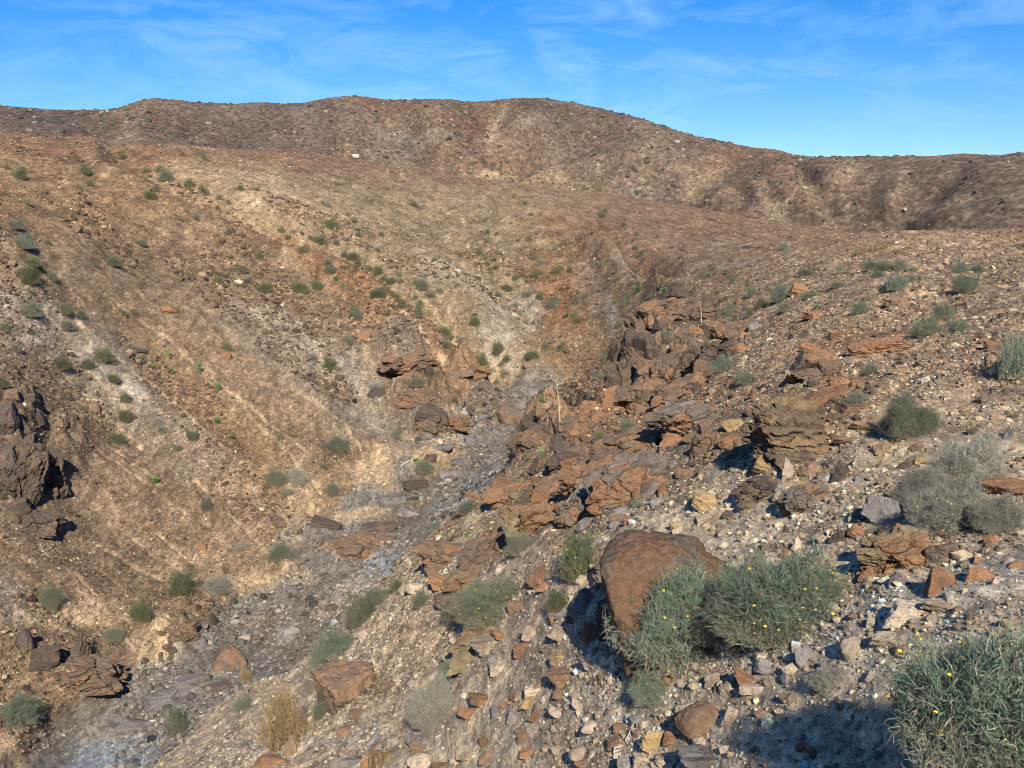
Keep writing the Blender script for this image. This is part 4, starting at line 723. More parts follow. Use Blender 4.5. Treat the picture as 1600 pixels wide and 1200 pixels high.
def make_shrub(nt_, rad, seg, seed, length=(.09, .24), lump=.46, dry=.22, nst=46, inner=.3):
    g = np.random.default_rng(seed)
    lumpf = lambda d: 1 + lump * n3(d * 1.7 + seed, seed) + lump * .6 * n3(d * 3.6 + seed, seed + 3)
    D = dome_dirs(nt_, g); L = lumpf(D); t = inner + (.93 - inner) * g.uniform(0, 1, nt_) ** .55
    p = D * (L * t)[:, None]; p[:, 2] = np.maximum(p[:, 2], .02)
    dr = D * .55 + g.normal(0, .75, (nt_, 3)) + np.array([0, 0, .28]); dr /= np.linalg.norm(dr, axis=1)[:, None]
    ln = g.uniform(*length, nt_); pts = [p]
    for s in range(seg):
        dr = dr + g.normal(0, .60, (nt_, 3)); dr /= np.linalg.norm(dr, axis=1)[:, None]
        p = p + dr * (ln / seg)[:, None]; p = p.copy(); p[:, 2] = np.maximum(p[:, 2], .01); pts.append(p)
    Vt, Ft, pv = tubes(np.stack(pts, 1), rad * g.uniform(.6, 1.3, nt_))
    hgt = pts[0][:, 2]; old = np.clip(1.15 - hgt * 2.2 - t * .35 + g.normal(0, .25, nt_), 0, 1) * .8 + (g.uniform(0, 1, nt_) < dry) * .7; old = np.clip(old, 0, 1)
    br = g.uniform(.5, 1.5, nt_)
    colr = np.stack([br, old, np.zeros(nt_)], 1).repeat(pv, 0)
    # woody stems from the root
    D = dome_dirs(nst, g, .05); L = lumpf(D); st = [np.zeros((nst, 3)) + g.normal(0, .04, (nst, 3)) * np.array([1, 1, 0])]
    for s in range(1, 5): st.append(D * (L * s / 4 * .85)[:, None] + g.normal(0, .035, (nst, 3)))
    Vs, Fs, pv = tubes(np.stack(st, 1), rad * g.uniform(1.6, 4.2, nst))
    return (Vt, Ft, colr), (Vs, Fs), lumpf


def twig_mat(name, green, straw):
    m, nt, b = new_mat(name); at = node(nt, 'ShaderNodeAttribute'); at.attribute_name = 'tone'
    sp_ = node(nt, 'ShaderNodeSeparateColor'); nt.links.new(at.outputs['Color'], sp_.inputs[0])
    mx = node(nt, 'ShaderNodeMix', data_type='RGBA'); mx.inputs[6].default_value = (*green, 1); mx.inputs[7].default_value = (*straw, 1); nt.links.new(sp_.outputs[1], mx.inputs[0])
    oi = node(nt, 'ShaderNodeObjectInfo'); rv = node(nt, 'ShaderNodeMapRange'); rv.inputs['To Min'].default_value = .8; rv.inputs['To Max'].default_value = 1.2; nt.links.new(oi.outputs['Random'], rv.inputs['Value'])
    nt.links.new(mul(nt, mul(nt, mx.outputs[2], sp_.outputs[0]), rv.outputs['Result']), b.inputs['Base Color'])
    b.inputs['Roughness'].default_value = .75
    return m


SM = {'g': twig_mat('grey_green_twigs', (.118, .142, .086), (.20, .165, .11)), 't': twig_mat('blue_green_twigs', (.115, .165, .108), (.24, .205, .14)),
      'o': twig_mat('olive_twigs', (.082, .112, .05), (.17, .135, .07)), 'd': twig_mat('dry_grey_twigs', (.245, .245, .185), (.26, .215, .155)),
      'y': twig_mat('straw_twigs', (.28, .20, .095), (.22, .15, .07)), 'L': twig_mat('leafy_green', (.13, .26, .06), (.16, .22, .06))}
SLOOK = {'g': 'grey-green', 't': 'blue-green', 'o': 'olive green', 'd': 'dry grey', 'y': 'straw-yellow', 'L': 'bright green'}
M_WOOD = new_mat('old_wood')[0]; M_WOOD.node_tree.nodes['Principled BSDF'].inputs['Base Color'].default_value = (.22, .175, .125, 1)
M_PETAL = new_mat('yellow_petals')[0]; M_PETAL.node_tree.nodes['Principled BSDF'].inputs['Base Color'].default_value = (.80, .62, .03, 1)
b_ = M_WOOD.node_tree; tn = b_.nodes.new('ShaderNodeTexNoise'); tn.inputs['Scale'].default_value = 30; cr = b_.nodes.new('ShaderNodeValToRGB'); cr.color_ramp.elements[0].color = (.12, .09, .06, 1); cr.color_ramp.elements[1].color = (.33, .27, .2, 1)
b_.links.new(tn.outputs['Fac'], cr.inputs[0]); b_.links.new(cr.outputs[0], b_.nodes['Principled BSDF'].inputs['Base Color'])


def blossoms(lumpf, n, size, seed):
    g = np.random.default_rng(seed); D = dome_dirs(n, g, .1); c = D * (lumpf(D) * g.uniform(.86, 1.0, n))[:, None]
    v, f = ICO[1]; v = v * np.array([1, 1, .45])
    V = (c[:, None, :] + v[None] * (size * g.uniform(.7, 1.3, n))[:, None, None]).reshape(-1, 3); Fq = (f[None] + (np.arange(n) * len(v))[:, None, None]).reshape(-1, 3)
    return mesh_np('blossoms', V, Fq, None, False)


SPROTO = {'hero': [], 'mid': [], 'far': []}
for lod, n, (cnt, rad, seg, nst) in (('hero', 4, (15000, .0052, 3, 90)), ('mid', 5, (3200, .0098, 3, 50)), ('far', 5, (640, .024, 2, 14))):
    for k_ in range(n):
        (Vt, Ft, ct), (Vs, Fs), lf = make_shrub(cnt, rad, seg, 1000 + 17 * k_ + len(lod), dry=.38 if lod == 'hero' else .3, nst=nst, lump=.46 if lod == 'hero' else .62, length=(.09, .24) if lod == 'hero' else (.09, .26))
        SPROTO[lod].append((mesh_np('twigs', Vt, Ft, ct), mesh_np('woody_stems', Vs, Fs), blossoms(lf, 36 if lod == 'hero' else 14, .022 if lod == 'hero' else .03, k_)))
        for mshs in SPROTO[lod][-1]: mshs.materials.append(M_WOOD)
        SPROTO[lod][-1][2].materials[0] = M_PETAL
# a leafy sapling: upright stems with broad leaves
def make_leafy(seed):
    g = np.random.default_rng(seed); ns = 7
    st = [np.zeros((ns, 3))]; lean = g.normal(0, .22, (ns, 3)); lean[:, 2] = 1
    for s in range(1, 5): st.append(lean * (s / 4) * g.uniform(.7, 1, (ns, 1)) + g.normal(0, .02, (ns, 3)))
    ST = np.stack(st, 1); Vs, Fs, _ = tubes(ST, np.full(ns, .02))
    n = 150; i_ = g.integers(ns, size=n); t = g.uniform(.25, 1, n) * 4; a = np.minimum(t.astype(int), 3); fr_ = (t - a)[:, None]
    c = ST[i_, a] * (1 - fr_) + ST[i_, a + 1] * fr_
    d = g.normal(0, 1, (n, 3)); d[:, 2] = np.abs(d[:, 2]) * .4; d /= np.linalg.norm(d, axis=1)[:, None]; w = np.cross(d, g.normal(0, 1, (n, 3))); w /= np.linalg.norm(w, axis=1)[:, None]
    ln = g.uniform(.12, .24, n)[:, None]
    V = np.stack([c, c + d * ln * .5 + w * ln * .28, c + d * ln, c + d * ln * .5 - w * ln * .28], 1).reshape(-1, 3)
    Fq = np.arange(n * 4).reshape(n, 4); br = g.uniform(.6, 1.35, n)
    return mesh_np('leaves', V, Fq, np.stack([br, g.uniform(0, .4, n), 0 * br], 1).repeat(4, 0)), mesh_np('woody_stems', Vs, Fs)
LPROTO = [make_leafy(50 + k_) for k_ in range(3)]
for a_, b__ in LPROTO: a_.materials.append(SM['L']); b__.materials.append(M_WOOD)


def setmat(o, m): o.material_slots[0].link = 'OBJECT'; o.material_slots[0].material = m


def place_shrub(px, py, w, h_, kd, flowers=False, k_=None, base=.36, lod=None):
    P, r_ = hit(px, min(py + base * h_, 1700)); d = float(np.linalg.norm(P))
    sx = w * d / F / 2; hz = h_ * d / F
    elev = math.atan2(-P[2], math.hypot(P[0], P[1])); hz = max((hz - 2 * sx * .8 * math.sin(max(elev, 0)) * .55) / max(math.cos(elev), .3), .35 * sx)
    rot = float(rng.uniform(0, 6.28))
    if kd == 'L':
        root = link('leafy_plant', None); lv, stm = LPROTO[int(rng.integers(3))]
        link('leaves', lv, None, root); link('woody_stems', stm, None, root)
        root.scale = (sx * 1.9, sx * 1.9, max(hz, sx * 1.4))
    else:
        lod = lod or ('hero' if w > 85 else 'mid' if w > 21 else 'far')
        lst = SPROTO[lod]; tw, ws, bl = lst[int(rng.integers(len(lst))) if k_ is None else k_ % len(lst)]
        if lod == 'far':
            root = link('shrub', tw); setmat(root, SM[kd])
        else:
            root = link('shrub', None); setmat(link('twigs', tw, None, root), SM[kd]); link('woody_stems', ws, None, root)
            if flowers: link('blossoms', bl, None, root)
        root.scale = (sx * .9, sx * .9 * rng.uniform(.85, 1.1), hz * .95)
    root.location = (P[0], P[1] + sx * .25, P[2] - .04 * hz + .0); root.rotation_euler = (0, 0, rot)
    return root


# px, py, w, h, kind, flowers[, label]
SHRUBS = [
 (1582, 1128, 310, 245, 't', 1, 'huge twiggy blue-green shrub with yellow flowers filling the lower right corner'),
 (1066, 966, 206, 165, 't', 1, 'dense blue-green shrub with yellow flowers pressed against the front of the big boulder'), (1150, 955, 130, 120, 't', 1, 'narrow blue-green shrub filling the gap between the two big flowering shrubs by the boulder'), (1226, 938, 240, 155, 't', 1, 'wide grey-green shrub with scattered yellow flowers right of the big boulder'),
 (1022, 1072, 95, 52, 't', 1, 'low pale blue-green tuft just below the shrub in front of the boulder'), (1296, 1062, 66, 42, 'd', 0, 'low brownish dry tuft at the edge of the black shadow'),
 (1425, 655, 92, 66, 'g', 0, 'round dense grey-green shrub right of the layered outcrop'), (1590, 565, 62, 64, 't', 0, 'dark blue-green shrub cut by the right edge of the scene'),
 (1522, 728, 120, 84, 'd', 0, 'dry grey twiggy shrub, upper one of the clump by the right edge'), (1452, 765, 100, 64, 'd', 0, 'dry grey twiggy shrub touching the top of the grey pyramid boulder'), (1492, 795, 130, 84, 'd', 1, 'dry grey shrub with a few yellow flowers in the middle of the clump'), (1568, 806, 90, 62, 'd', 0, 'dry grey shrub below the long rusty slab at the right edge'),
 (1340, 625, 42, 27, 'g', 0, 'pale grey-green tuft on the upper edge of the layered outcrop'), (1165, 590, 40, 26, 'g', 0, 'compact grey-green shrub on bare scree left of the dark crag'), (1130, 570, 42, 26, 't', 0, 'dark blue-green shrub beside a bright green plant in the cliff rocks'), (1362, 577, 28, 18, 'g', 0),
 (770, 938, 145, 80, 'g', 1, 'broad spreading grey-green shrub with yellow flowers left of the big boulder'), (716, 952, 66, 46, 'g', 0), (905, 872, 70, 84, 'o', 1, 'tall olive shrub with many yellow flowers left of the big boulder'), (872, 940, 42, 44, 'o', 1), (809, 850, 46, 42, 'g', 0, 'round grey-green shrub directly under the cracked ochre block'), (675, 1103, 100, 78, 'd', 1, 'grey half-dry shrub with yellow flowers on the pinkish slope'), (708, 1044, 54, 34, 't', 0, 'thin pale blue-green tuft just above the grey flowering shrub'),
 (526, 1008, 74, 48, 't', 0, 'blue-green shrub hanging over the top of the half-buried brown boulder'), (496, 1032, 28, 60, 't', 0, 'narrow blue-green shrub drooping down the left side of the half-buried boulder'), (564, 956, 52, 52, 'g', 0, 'upright grey-green shrub on the bank edge above the stream bed bend'), (590, 930, 60, 30, 'g', 0), (658, 937, 32, 30, 'g', 0), (619, 915, 27, 20, 'o', 0),
 (444, 1132, 84, 90, 'y', 0, 'straw-yellow dry bush above the rust-red boulder at the bottom edge'), (500, 1112, 30, 32, 'g', 0), (380, 1100, 34, 24, 'g', 0), (383, 1056, 22, 20, 'y', 0), (275, 1129, 38, 50, 'g', 0, 'yellowish grey-green bush at the edge of the lower stream bed'), (30, 1112, 64, 52, 't', 0, 'dark blue-green bush at the left edge beside the lower stream bed'),
 (283, 913, 46, 42, 'o', 0, 'round olive shrub on the bench, touching a flatter dry shrub'), (336, 916, 56, 30, 'd', 0, 'flat brownish dry shrub touching a round olive one on the bench'), (76, 936, 38, 34, 'g', 0), (220, 957, 42, 34, 'o', 0), (176, 993, 34, 22, 'g', 0), (437, 862, 42, 32, 'g', 0, 'grey-green dome shrub on the sandy bank left of the pool floor'), (375, 851, 34, 12, 'd', 0),
 (525, 695, 50, 28, 'g', 0, 'grey-green shrub with a brown top on the slope left of the sandy strip'), (430, 747, 40, 26, 'g', 0, 'grey-green half of a double shrub on the lower left slope'), (463, 745, 40, 28, 'd', 0, 'grey leafless half of a double shrub on the lower left slope'), (450, 768, 26, 12, 'd', 0), (519, 765, 27, 24, 'g', 0, 'round grey-green shrub on the lip of the sandy stream bank'), (663, 730, 38, 30, 'g', 0, 'grey-green shrub growing in the middle of the stream bed'), (620, 679, 18, 20, 'g', 0), (323, 789, 23, 22, 'g', 0), (12, 757, 26, 24, 'g', 0), (730, 794, 36, 26, 'g', 0), (684, 820, 44, 14, 't', 0),
 (22, 352, 26, 14, 't', 0), (36, 379, 34, 24, 't', 0), (51, 387, 16, 11, 'g', 0), (49, 410, 28, 16, 'o', 0), (62, 418, 17, 11, 'o', 0), (43, 432, 42, 28, 'o', 0, 'largest dark green shrub of the row down the upper left edge'), (80, 432, 20, 17, 'g', 0), (47, 485, 34, 24, 'g', 0), (100, 485, 30, 17, 'o', 0), (126, 491, 20, 15, 'o', 0), (192, 488, 16, 12, 'g', 0), (207, 489, 16, 13, 'o', 0),
 (29, 273, 24, 15, 'o', 0, 'dark green shrub alone near the crest of the left hill'), (159, 555, 42, 24, 'o', 0), (215, 545, 32, 10, 'd', 0), (95, 569, 34, 20, 'o', 0), (6, 511, 18, 17, 'o', 0), (103, 509, 24, 16, 'g', 0), (23, 544, 20, 14, 'g', 0), (195, 650, 26, 19, 'o', 0), (181, 685, 28, 18, 'o', 0), (300, 681, 23, 17, 'g', 0), (253, 673, 19, 14, 'g', 0),
 (1475, 488, 40, 26, 'g', 0, 'grey-green shrub, top one of three grown together on the right slope'), (1452, 514, 52, 32, 'g', 0, 'grey-green shrub, lower left of three grown together on the right slope'), (1498, 512, 38, 24, 't', 0, 'greener shrub, lower right of three grown together on the right slope'), (1401, 442, 42, 28, 't', 0, 'blue-green dome shrub above the brown ledge on the right bank'), (1511, 445, 48, 28, 't', 0, 'grey shrub with a dark hollow centre on the upper right'), (1502, 420, 30, 19, 't', 0), (1530, 421, 25, 14, 'g', 0), (1384, 417, 32, 17, 'g', 0), (1362, 415, 26, 17, 't', 0), (1345, 482, 34, 22, 't', 0), (1220, 460, 36, 30, 't', 0), (1310, 445, 28, 12, 'g', 0), (1260, 426, 30, 12, 'g', 0), (1190, 475, 24, 22, 'o', 0),
 (650, 597, 28, 18, 'g', 0), (589, 606, 30, 24, 'd', 0), (650, 648, 18, 22, 'd', 0), (556, 490, 26, 24, 'g', 0), (514, 570, 23, 20, 'o', 0), (542, 532, 22, 14, 'g', 0), (753, 565, 24, 24, 'o', 0), (778, 545, 22, 24, 'o', 0), (792, 560, 18, 18, 'o', 0), (1039, 527, 28, 20, 'g', 0), (980, 665, 30, 20, 'g', 0), (950, 601, 20, 18, 'g', 0), (936, 588, 18, 18, 'g', 0), (924, 618, 20, 14, 'g', 0), (960, 577, 18, 12, 'g', 0), (932, 731, 22, 12, 'g', 0), (994, 786, 18, 14, 't', 0), (1114, 743, 22, 26, 'd', 0), (939, 684, 24, 16, 'g', 0),
]
FARS = """1408,415,18,g 1373,429,17,g 1427,422,13,g 1314,421,16,t 1427,436,15,g 1262,462,17,g 1227,480,18,g 1225,387,16,t 1227,396,10,t 1337,397,9,o 1175,457,20,g 1144,482,19,g 1137,490,14,g 1116,484,19,g 1052,486,15,g 1022,497,15,g
1145,439,12,g 1097,430,10,g 1065,442,10,g 1047,444,8,g 989,442,12,o 960,472,9,o 950,446,10,o 962,437,8,o 937,415,8,g 986,414,8,g 1001,397,12,o 1042,402,12,g 992,387,10,o 995,366,10,o 974,351,11,o 940,336,13,o 946,329,7,o 1027,370,8,o 1067,422,8,o 1089,421,7,o 1141,407,8,o 1017,464,9,g 936,454,8,o 917,435,8,o 852,541,16,o
902,501,13,o 870,467,16,g 861,477,17,g 824,459,16,g 805,477,11,g 845,426,10,g 835,402,11,g 846,410,9,g 809,375,8,o 830,335,9,o 803,307,7,o 820,317,9,o 805,434,11,g 900,470,16,g 504,316,7,o 511,320,11,g 646,319,13,o 544,335,8,o 554,346,11,o 515,350,19,o 596,366,12,o 560,367,12,o 525,379,12,o 439,359,12,o 471,364,9,o 449,371,12,o 499,375,16,o 485,372,9,g
471,391,16,g 406,400,15,o 551,401,18,o 536,399,9,o 591,391,7,o 516,421,19,g 535,417,8,g 555,417,10,o 559,411,10,o 552,425,8,o 577,419,10,o 590,424,19,o 611,439,17,o 599,435,14,o 627,439,12,o 660,445,19,g 650,441,9,o 679,406,13,o 686,454,14,g 674,461,15,o 791,450,16,o 779,461,10,o 535,447,10,g 495,446,15,o 467,450,19,o 475,447,9,o 414,449,20,o 589,459,20,o 617,461,15,o 629,476,18,o 549,451,9,g
655,486,19,o 605,490,14,o 749,395,15,o 757,401,10,g 761,412,10,o 775,417,12,o 767,425,9,g 760,377,9,o 761,362,9,o 776,365,8,o 35,264,8,o 10,261,9,o 141,287,14,o 132,267,16,o 191,244,15,o 178,250,10,o 230,267,13,o 250,265,16,o 259,276,20,g 234,275,8,o 295,288,15,o 315,296,11,o 322,302,12,g 342,308,13,g 357,316,11,g 234,306,15,o 44,317,13,g 319,245,13,g 285,241,9,o 375,294,12,o 242,295,14,g
306,341,11,g 281,341,9,g 354,365,9,g 75,379,12,o 220,380,15,g 175,409,19,g 146,412,13,o 377,421,17,g 389,436,11,g 341,437,13,o 261,451,8,g 49,457,11,o 48,519,11,o 134,569,17,g 4,600,17,o 120,605,17,g 195,622,18,g 176,592,18,o 245,658,17,d 278,700,14,g 2,775,12,o 354,542,18,o 490,558,13,g 492,556,12,g 505,728,13,g 742,503,19,o 831,555,18,o 695,519,19,o 718,531,13,g 706,528,9,o 675,584,13,o 740,593,11,g 776,597,13,g 587,630,12,d 340,325,9,o"""
LEAFY = "885,494,14,10 1275,460,11,9 1275,480,12,9 1107,431,13,8 1135,426,14,8 1040,455,14,9 996,455,20,10 524,437,13,9 243,751,20,16 340,659,17,12 342,606,15,18 311,577,14,22 264,556,11,18 220,561,9,13 269,581,11,11 237,573,9,9 362,683,12,9 648,720,13,10 1100,579,10,9 1091,588,9,8 847,628,15,11 846,710,14,18 825,719,9,9 872,725,9,9 811,754,11,6 731,834,13,10 936,679,14,12"
for s_ in SHRUBS:
    px, py, w, h_, kd, fl = s_[:6]
    o = place_shrub(px, py, w, h_, kd, bool(fl), {1582: 2, 1066: 0, 1226: 1, 1150: 3}.get(px))
    things.append([o, kd, 'shrub', px, py, s_[6] if len(s_) > 6 else None, 'shrubs dotted over the ravine slopes', w])
for t_ in FARS.split():
    a = t_.split(','); px, py, w = map(float, a[:3])
    if px == 492: continue
    o = place_shrub(px, py, w * rng.uniform(1.1, 1.5), w * rng.uniform(.7, 1.0), a[3]); things.append([o, a[3], 'shrub', px, py, None, 'shrubs dotted over the ravine slopes', w])
for _ in range(44):                                              # more small shrubs at the head of the ravine and down the gully
    t = rng.uniform(0, 1); px, py = ((rng.uniform(960, 1180), rng.uniform(405, 520)) if t < .45 else (rng.uniform(820, 960), rng.uniform(380, 560)) if t < .7 else (lambda k: (np.interp(k, [0, 1], [420, 790]) + rng.normal(0, 26), np.interp(k, [0, .4, .7, 1], [355, 415, 500, 590]) + rng.normal(0, 12)))(rng.uniform(0, 1)))
    w = float(rng.uniform(8, 17)); kd = str(rng.choice(['o', 'o', 'g'])); o = place_shrub(float(px), float(py), w * 1.2, w, kd); things.append([o, kd, 'shrub', float(px), float(py), None, 'shrubs dotted over the ravine slopes', w])
for t_ in LEAFY.split():
    px, py, w, h_ = map(float, t_.split(','))
    o = place_shrub(px, py, w, h_, 'L'); things.append([o, 'L', 'plant', px, py, None, 'bright green leafy plants', w])

# dark cactus-like plant at the head of the ravine
P, r_ = hit(1030, 456); d = float(np.linalg.norm(P)); k = d / F
g = np.random.default_rng(4); N = 9; ax = np.zeros((N, 5, 3)); ang = g.uniform(0, 6.28, N)
for s in range(5):
    ax[:, s, 0] = np.cos(ang) * .10 * s + .05 * s; ax[:, s, 1] = np.sin(ang) * .08 * s; ax[:, s, 2] = s / 4 * g.uniform(.6, 1, N)
V_, F_, pv = tubes(ax, np.full(N, .09), 6); V_ = V_ * np.array([8 * k, 8 * k, 20 * k])
m_, nt_, bb = new_mat('dark_succulent'); bb.inputs['Base Color'].default_value = (.045, .06, .03, 1); f_, vv = noise_fac(nt_, node(nt_, 'ShaderNodeNewGeometry').outputs['Position'], 6, 3, .6, 1.4)
rgb = node(nt_, 'ShaderNodeRGB'); rgb.outputs[0].default_value = (.045, .06, .03, 1); nt_.links.new(mul(nt_, rgb.outputs[0], vv), bb.inputs['Base Color'])
o = link('columnar_succulent', mesh_np('columnar_succulent', V_, F_), m_); o.location = P
tag(o, 'dark upright many-stemmed plant standing at the head of the ravine', 'plant')

# dry flower stalks
def stalk(px0, py0, px1, py1, rad, label, bend=.05):
    P, r_ = hit(px0, py0); d = float(np.linalg.norm(P)); H = (py0 - py1) * d / F / .97; dx = (px1 - px0) * d / F
    t = np.linspace(0, 1, 9); g = np.random.default_rng(int(px0))
    pl = np.stack([dx * t + bend * H * np.sin(t * 3.1), .05 * H * t, H * t], 1); V_, F_, _ = tubes(pl[None], [rad], 6)
    root = link('dry_flower_stalk', mesh_np('dry_flower_stalk', V_, F_, None, True), M_STRAW); root.location = P
    n = 9; tt = g.uniform(.78, 1, n); st = np.stack([np.interp(tt, t, pl[:, i]) for i in range(3)], 1); e = st + g.normal(0, .09 * H, (n, 3)) * np.array([1, 1, .2]) + np.array([0, 0, .03 * H])
    V_, F_, _ = tubes(np.stack([st, (st + e) / 2 + np.array([0, 0, .01 * H]), e], 1), np.full(n, rad * .5), 4)
    c = link('side_twigs', mesh_np('side_twigs', V_, F_), M_STRAW, root)
    tag(root, label, 'flower stalk')
M_STRAW, nt_, bb = new_mat('dry_straw_stalk'); f_, vv = noise_fac(nt_, node(nt_, 'ShaderNodeNewGeometry').outputs['Position'], 12, 3, .7, 1.3); rgb = node(nt_, 'ShaderNodeRGB'); rgb.outputs[0].default_value = (.46, .34, .19, 1); nt_.links.new(mul(nt_, rgb.outputs[0], vv), bb.inputs['Base Color'])
stalk(874, 692, 868, 596, .028, 'tall thin straw-coloured dead stalk rising from the ravine edge', .03)
stalk(1096, 506, 1094, 474, .025, 'short dead stalk with a yellowish tip among the dark cliff rocks', .0)
# pale dry branches lying about
def branch(px, py, dpx, dpy, rad, label, seed):
    P, r_ = hit(px, py); Q, _ = hit(px + dpx, py + dpy); g = np.random.default_rng(seed); t = np.linspace(0, 1, 9)[:, None]; L = np.linalg.norm(Q - P)
    pl = P + (Q - P) * t; pl[:, 2] += .02 + .05 * L * np.sin(t[:, 0] * 3.1); pl[1:-1] += g.normal(0, .045 * L, (7, 3)) * np.array([1, 1, .4])
    lines = [pl]
    for s in (2, 4, 6):
        e = pl[s] + (Q - P) * .22 + g.normal(0, .13 * L, 3); e[2] = max(e[2], pl[s][2]); lines.append(pl[s] + (e - pl[s]) * t)
    V_, F_, _ = tubes(np.stack(lines), [rad, rad * .55, rad * .5, rad * .5], 6)
    tag(link('dry_branch', mesh_np('dry_branch', V_, F_, None, True), M_BARK), label, 'dry branch')
M_BARK, nt_, bb = new_mat('bleached_bark'); f_, vv = noise_fac(nt_, node(nt_, 'ShaderNodeNewGeometry').outputs['Position'], 40, 3, .65, 1.3); rgb = node(nt_, 'ShaderNodeRGB'); rgb.outputs[0].default_value = (.50, .45, .38, 1); nt_.links.new(mul(nt_, rgb.outputs[0], vv), bb.inputs['Base Color'])
branch(950, 1192, 44, -50, .012, 'crooked bleached stick lying in the front gravel beside an ochre stone', 3)
branch(626, 729, 28, -14, .03, 'pale bent dry branch lying on the edge of the stream bed', 5)

# ------------------------------------------------------------------ rubble: thousands of small stones
bpx_lo = 0


def sample_band(n, r0, r1, az0=-31, az1=31):
    a = rng.uniform(az0, az1, n); r_ = np.sqrt(rng.uniform(r0 * r0, r1 * r1, n)); return a, r_


def lookup(G, a, r_):
    fa = np.interp(a, AZ, np.arange(len(AZ))); fr_ = np.interp(np.log(r_), LR, np.arange(len(LR))); i_ = np.clip(fa.astype(int), 0, len(AZ) - 2); j_ = np.clip(fr_.astype(int), 0, len(LR) - 2)
    u = fa - i_; v = fr_ - j_
    if G.ndim == 3: u = u[:, None]; v = v[:, None]
    return (G[i_, j_] * (1 - u) + G[i_ + 1, j_] * u) * (1 - v) + (G[i_, j_ + 1] * (1 - u) + G[i_ + 1, j_ + 1] * u) * v


def stones(a, r_, size, sub=1, flat=.62):
    n = len(a); P = np.stack([np.sin(np.radians(a)) * r_, np.cos(np.radians(a)) * r_, lookup(Z, a, r_)], 1); base = lookup(C, a, r_)
    v, f = ICO[sub]; k_ = len(v)
    rad = rng.uniform(.68, 1.25, (n, k_, 1)); W = v[None] * rad
    sc = np.stack([rng.uniform(.75, 1.35, n), rng.uniform(.6, 1.1, n), rng.uniform(.45, .95, n) * flat / .62], 1)
    W = W * sc[:, None, :]
    t = rng.uniform(0, 6.28, n); tx = rng.normal(0, .35, n); c_, s_ = np.cos(t)[:, None], np.sin(t)[:, None]; cx, sx = np.cos(tx)[:, None], np.sin(tx)[:, None]
    y1 = W[:, :, 1] * cx - W[:, :, 2] * sx; z1 = W[:, :, 1] * sx + W[:, :, 2] * cx; x1 = W[:, :, 0]
    W = np.stack([x1 * c_ - y1 * s_, x1 * s_ + y1 * c_, z1], -1)
    W = W * size[:, None, None] + P[:, None, :]; W[:, :, 2] += (size * rng.uniform(-.25, .25, n))[:, None]
    tone = np.exp(rng.normal(-.10 - .17 * TONE, TONE, n))[:, None]
    pal = np.array([(.30, .15, .07), (.22, .14, .085), (.20, .17, .135), (.42, .32, .21), (.12, .085, .06), (.31, .22, .14)])[rng.choice(6, n, p=[.16, .28, .14, .10, .16, .16])]
    if DARK is not None: base = base * .3 + .7 * (np.array([.135, .088, .054]) if DARK == 1 else np.array([.165, .142, .112])); pal = base
    col = np.clip((base * .7 + pal * .3) * tone, .03, .44)
    return W.reshape(-1, 3), (f[None] + (np.arange(n) * k_)[:, None, None]).reshape(-1, 3), col.repeat(k_, 0)


def thin(a, r_, base_keep=1.0):
    """more stones in drifts, fewer on sand and in the stream bed"""
    x_, y_ = np.sin(np.radians(a)) * r_, np.cos(np.radians(a)) * r_
    dens = .55 + .55 * fbm2(x_, y_, 3.0, 3, 90); dens *= 1 - .6 * lookup(BEDM, a, r_); dens *= 1 - .8 * lookup(wseg, a, r_)
    keep = rng.uniform(0, 1, len(a)) < dens * base_keep; return a[keep], r_[keep]


VV, FF, CC = [], [], []; off = 0; DARK = None; TONE = .48
def addst(t):
    global off
    VV.append(t[0]); FF.append(t[1] + off); CC.append(t[2]); off += len(t[0])


def pareto(n, lo, hi, al=2.2):
    u = rng.uniform(0, 1, n); return lo * (1 - u * (1 - (lo / hi) ** al)) ** (-1 / al)


for n, r0, r1, lo, hi, az0 in ((40000, 3.4, 10, .006, .05, -31), (60000, 8, 17, .009, .06, -31), (80000, 14, 32, .016, .060, -31), (110000, 28, 60, .022, .080, -31), (80000, 55, 150, .045, .16, -31)):
    a, r_ = thin(*sample_band(n, r0, r1, az0)); addst(stones(a, r_, pareto(len(a), lo, hi), 1))
# dark clods in bands on the left-hand slope
DARK = 1
for n, r0, r1, lo, hi, th in ((50000, 20, 32, .022, .12, .12), (60000, 28, 48, .032, .16, .2), (60000, 44, 80, .06, .26, .2)):
    a, r_ = sample_band(n, r0, r1, -31, 6); x_, y_ = np.sin(np.radians(a)) * r_, np.cos(np.radians(a)) * r_
    bnd = fbm2(x_ * .8 + y_ * .6, (y_ * .8 - x_ * .6) * .35, 5, 3, 140); k_ = (bnd > th) & (lookup(BEDM, a, r_) < .3) & (rng.uniform(0, 1, n) < .55); addst(stones(a[k_], r_[k_], pareto(k_.sum(), lo, hi, 2.4), 1))
# broken grey rock and cobbles lying in the stream bed
DARK = 2
a, r_ = sample_band(170000, 19, 56, -31, 8); k_ = (lookup(BEDM, a, r_) > .55) & (fbm2(np.sin(np.radians(a)) * r_, np.cos(np.radians(a)) * r_ * .6, 3.2, 2, 150) > -.02); addst(stones(a[k_], r_[k_], pareto(k_.sum(), .022, .20, 2.0), 1))
DARK = None
# fine bright and dark grit on the slopes facing the camera
TONE = .62
for n, r0, r1, lo, hi in ((70000, 13, 26, .009, .035), (110000, 22, 42, .014, .055)):
    a, r_ = thin(*sample_band(n, r0, r1, -31)); addst(stones(a, r_, pareto(len(a), lo, hi), 1))
TONE = .48
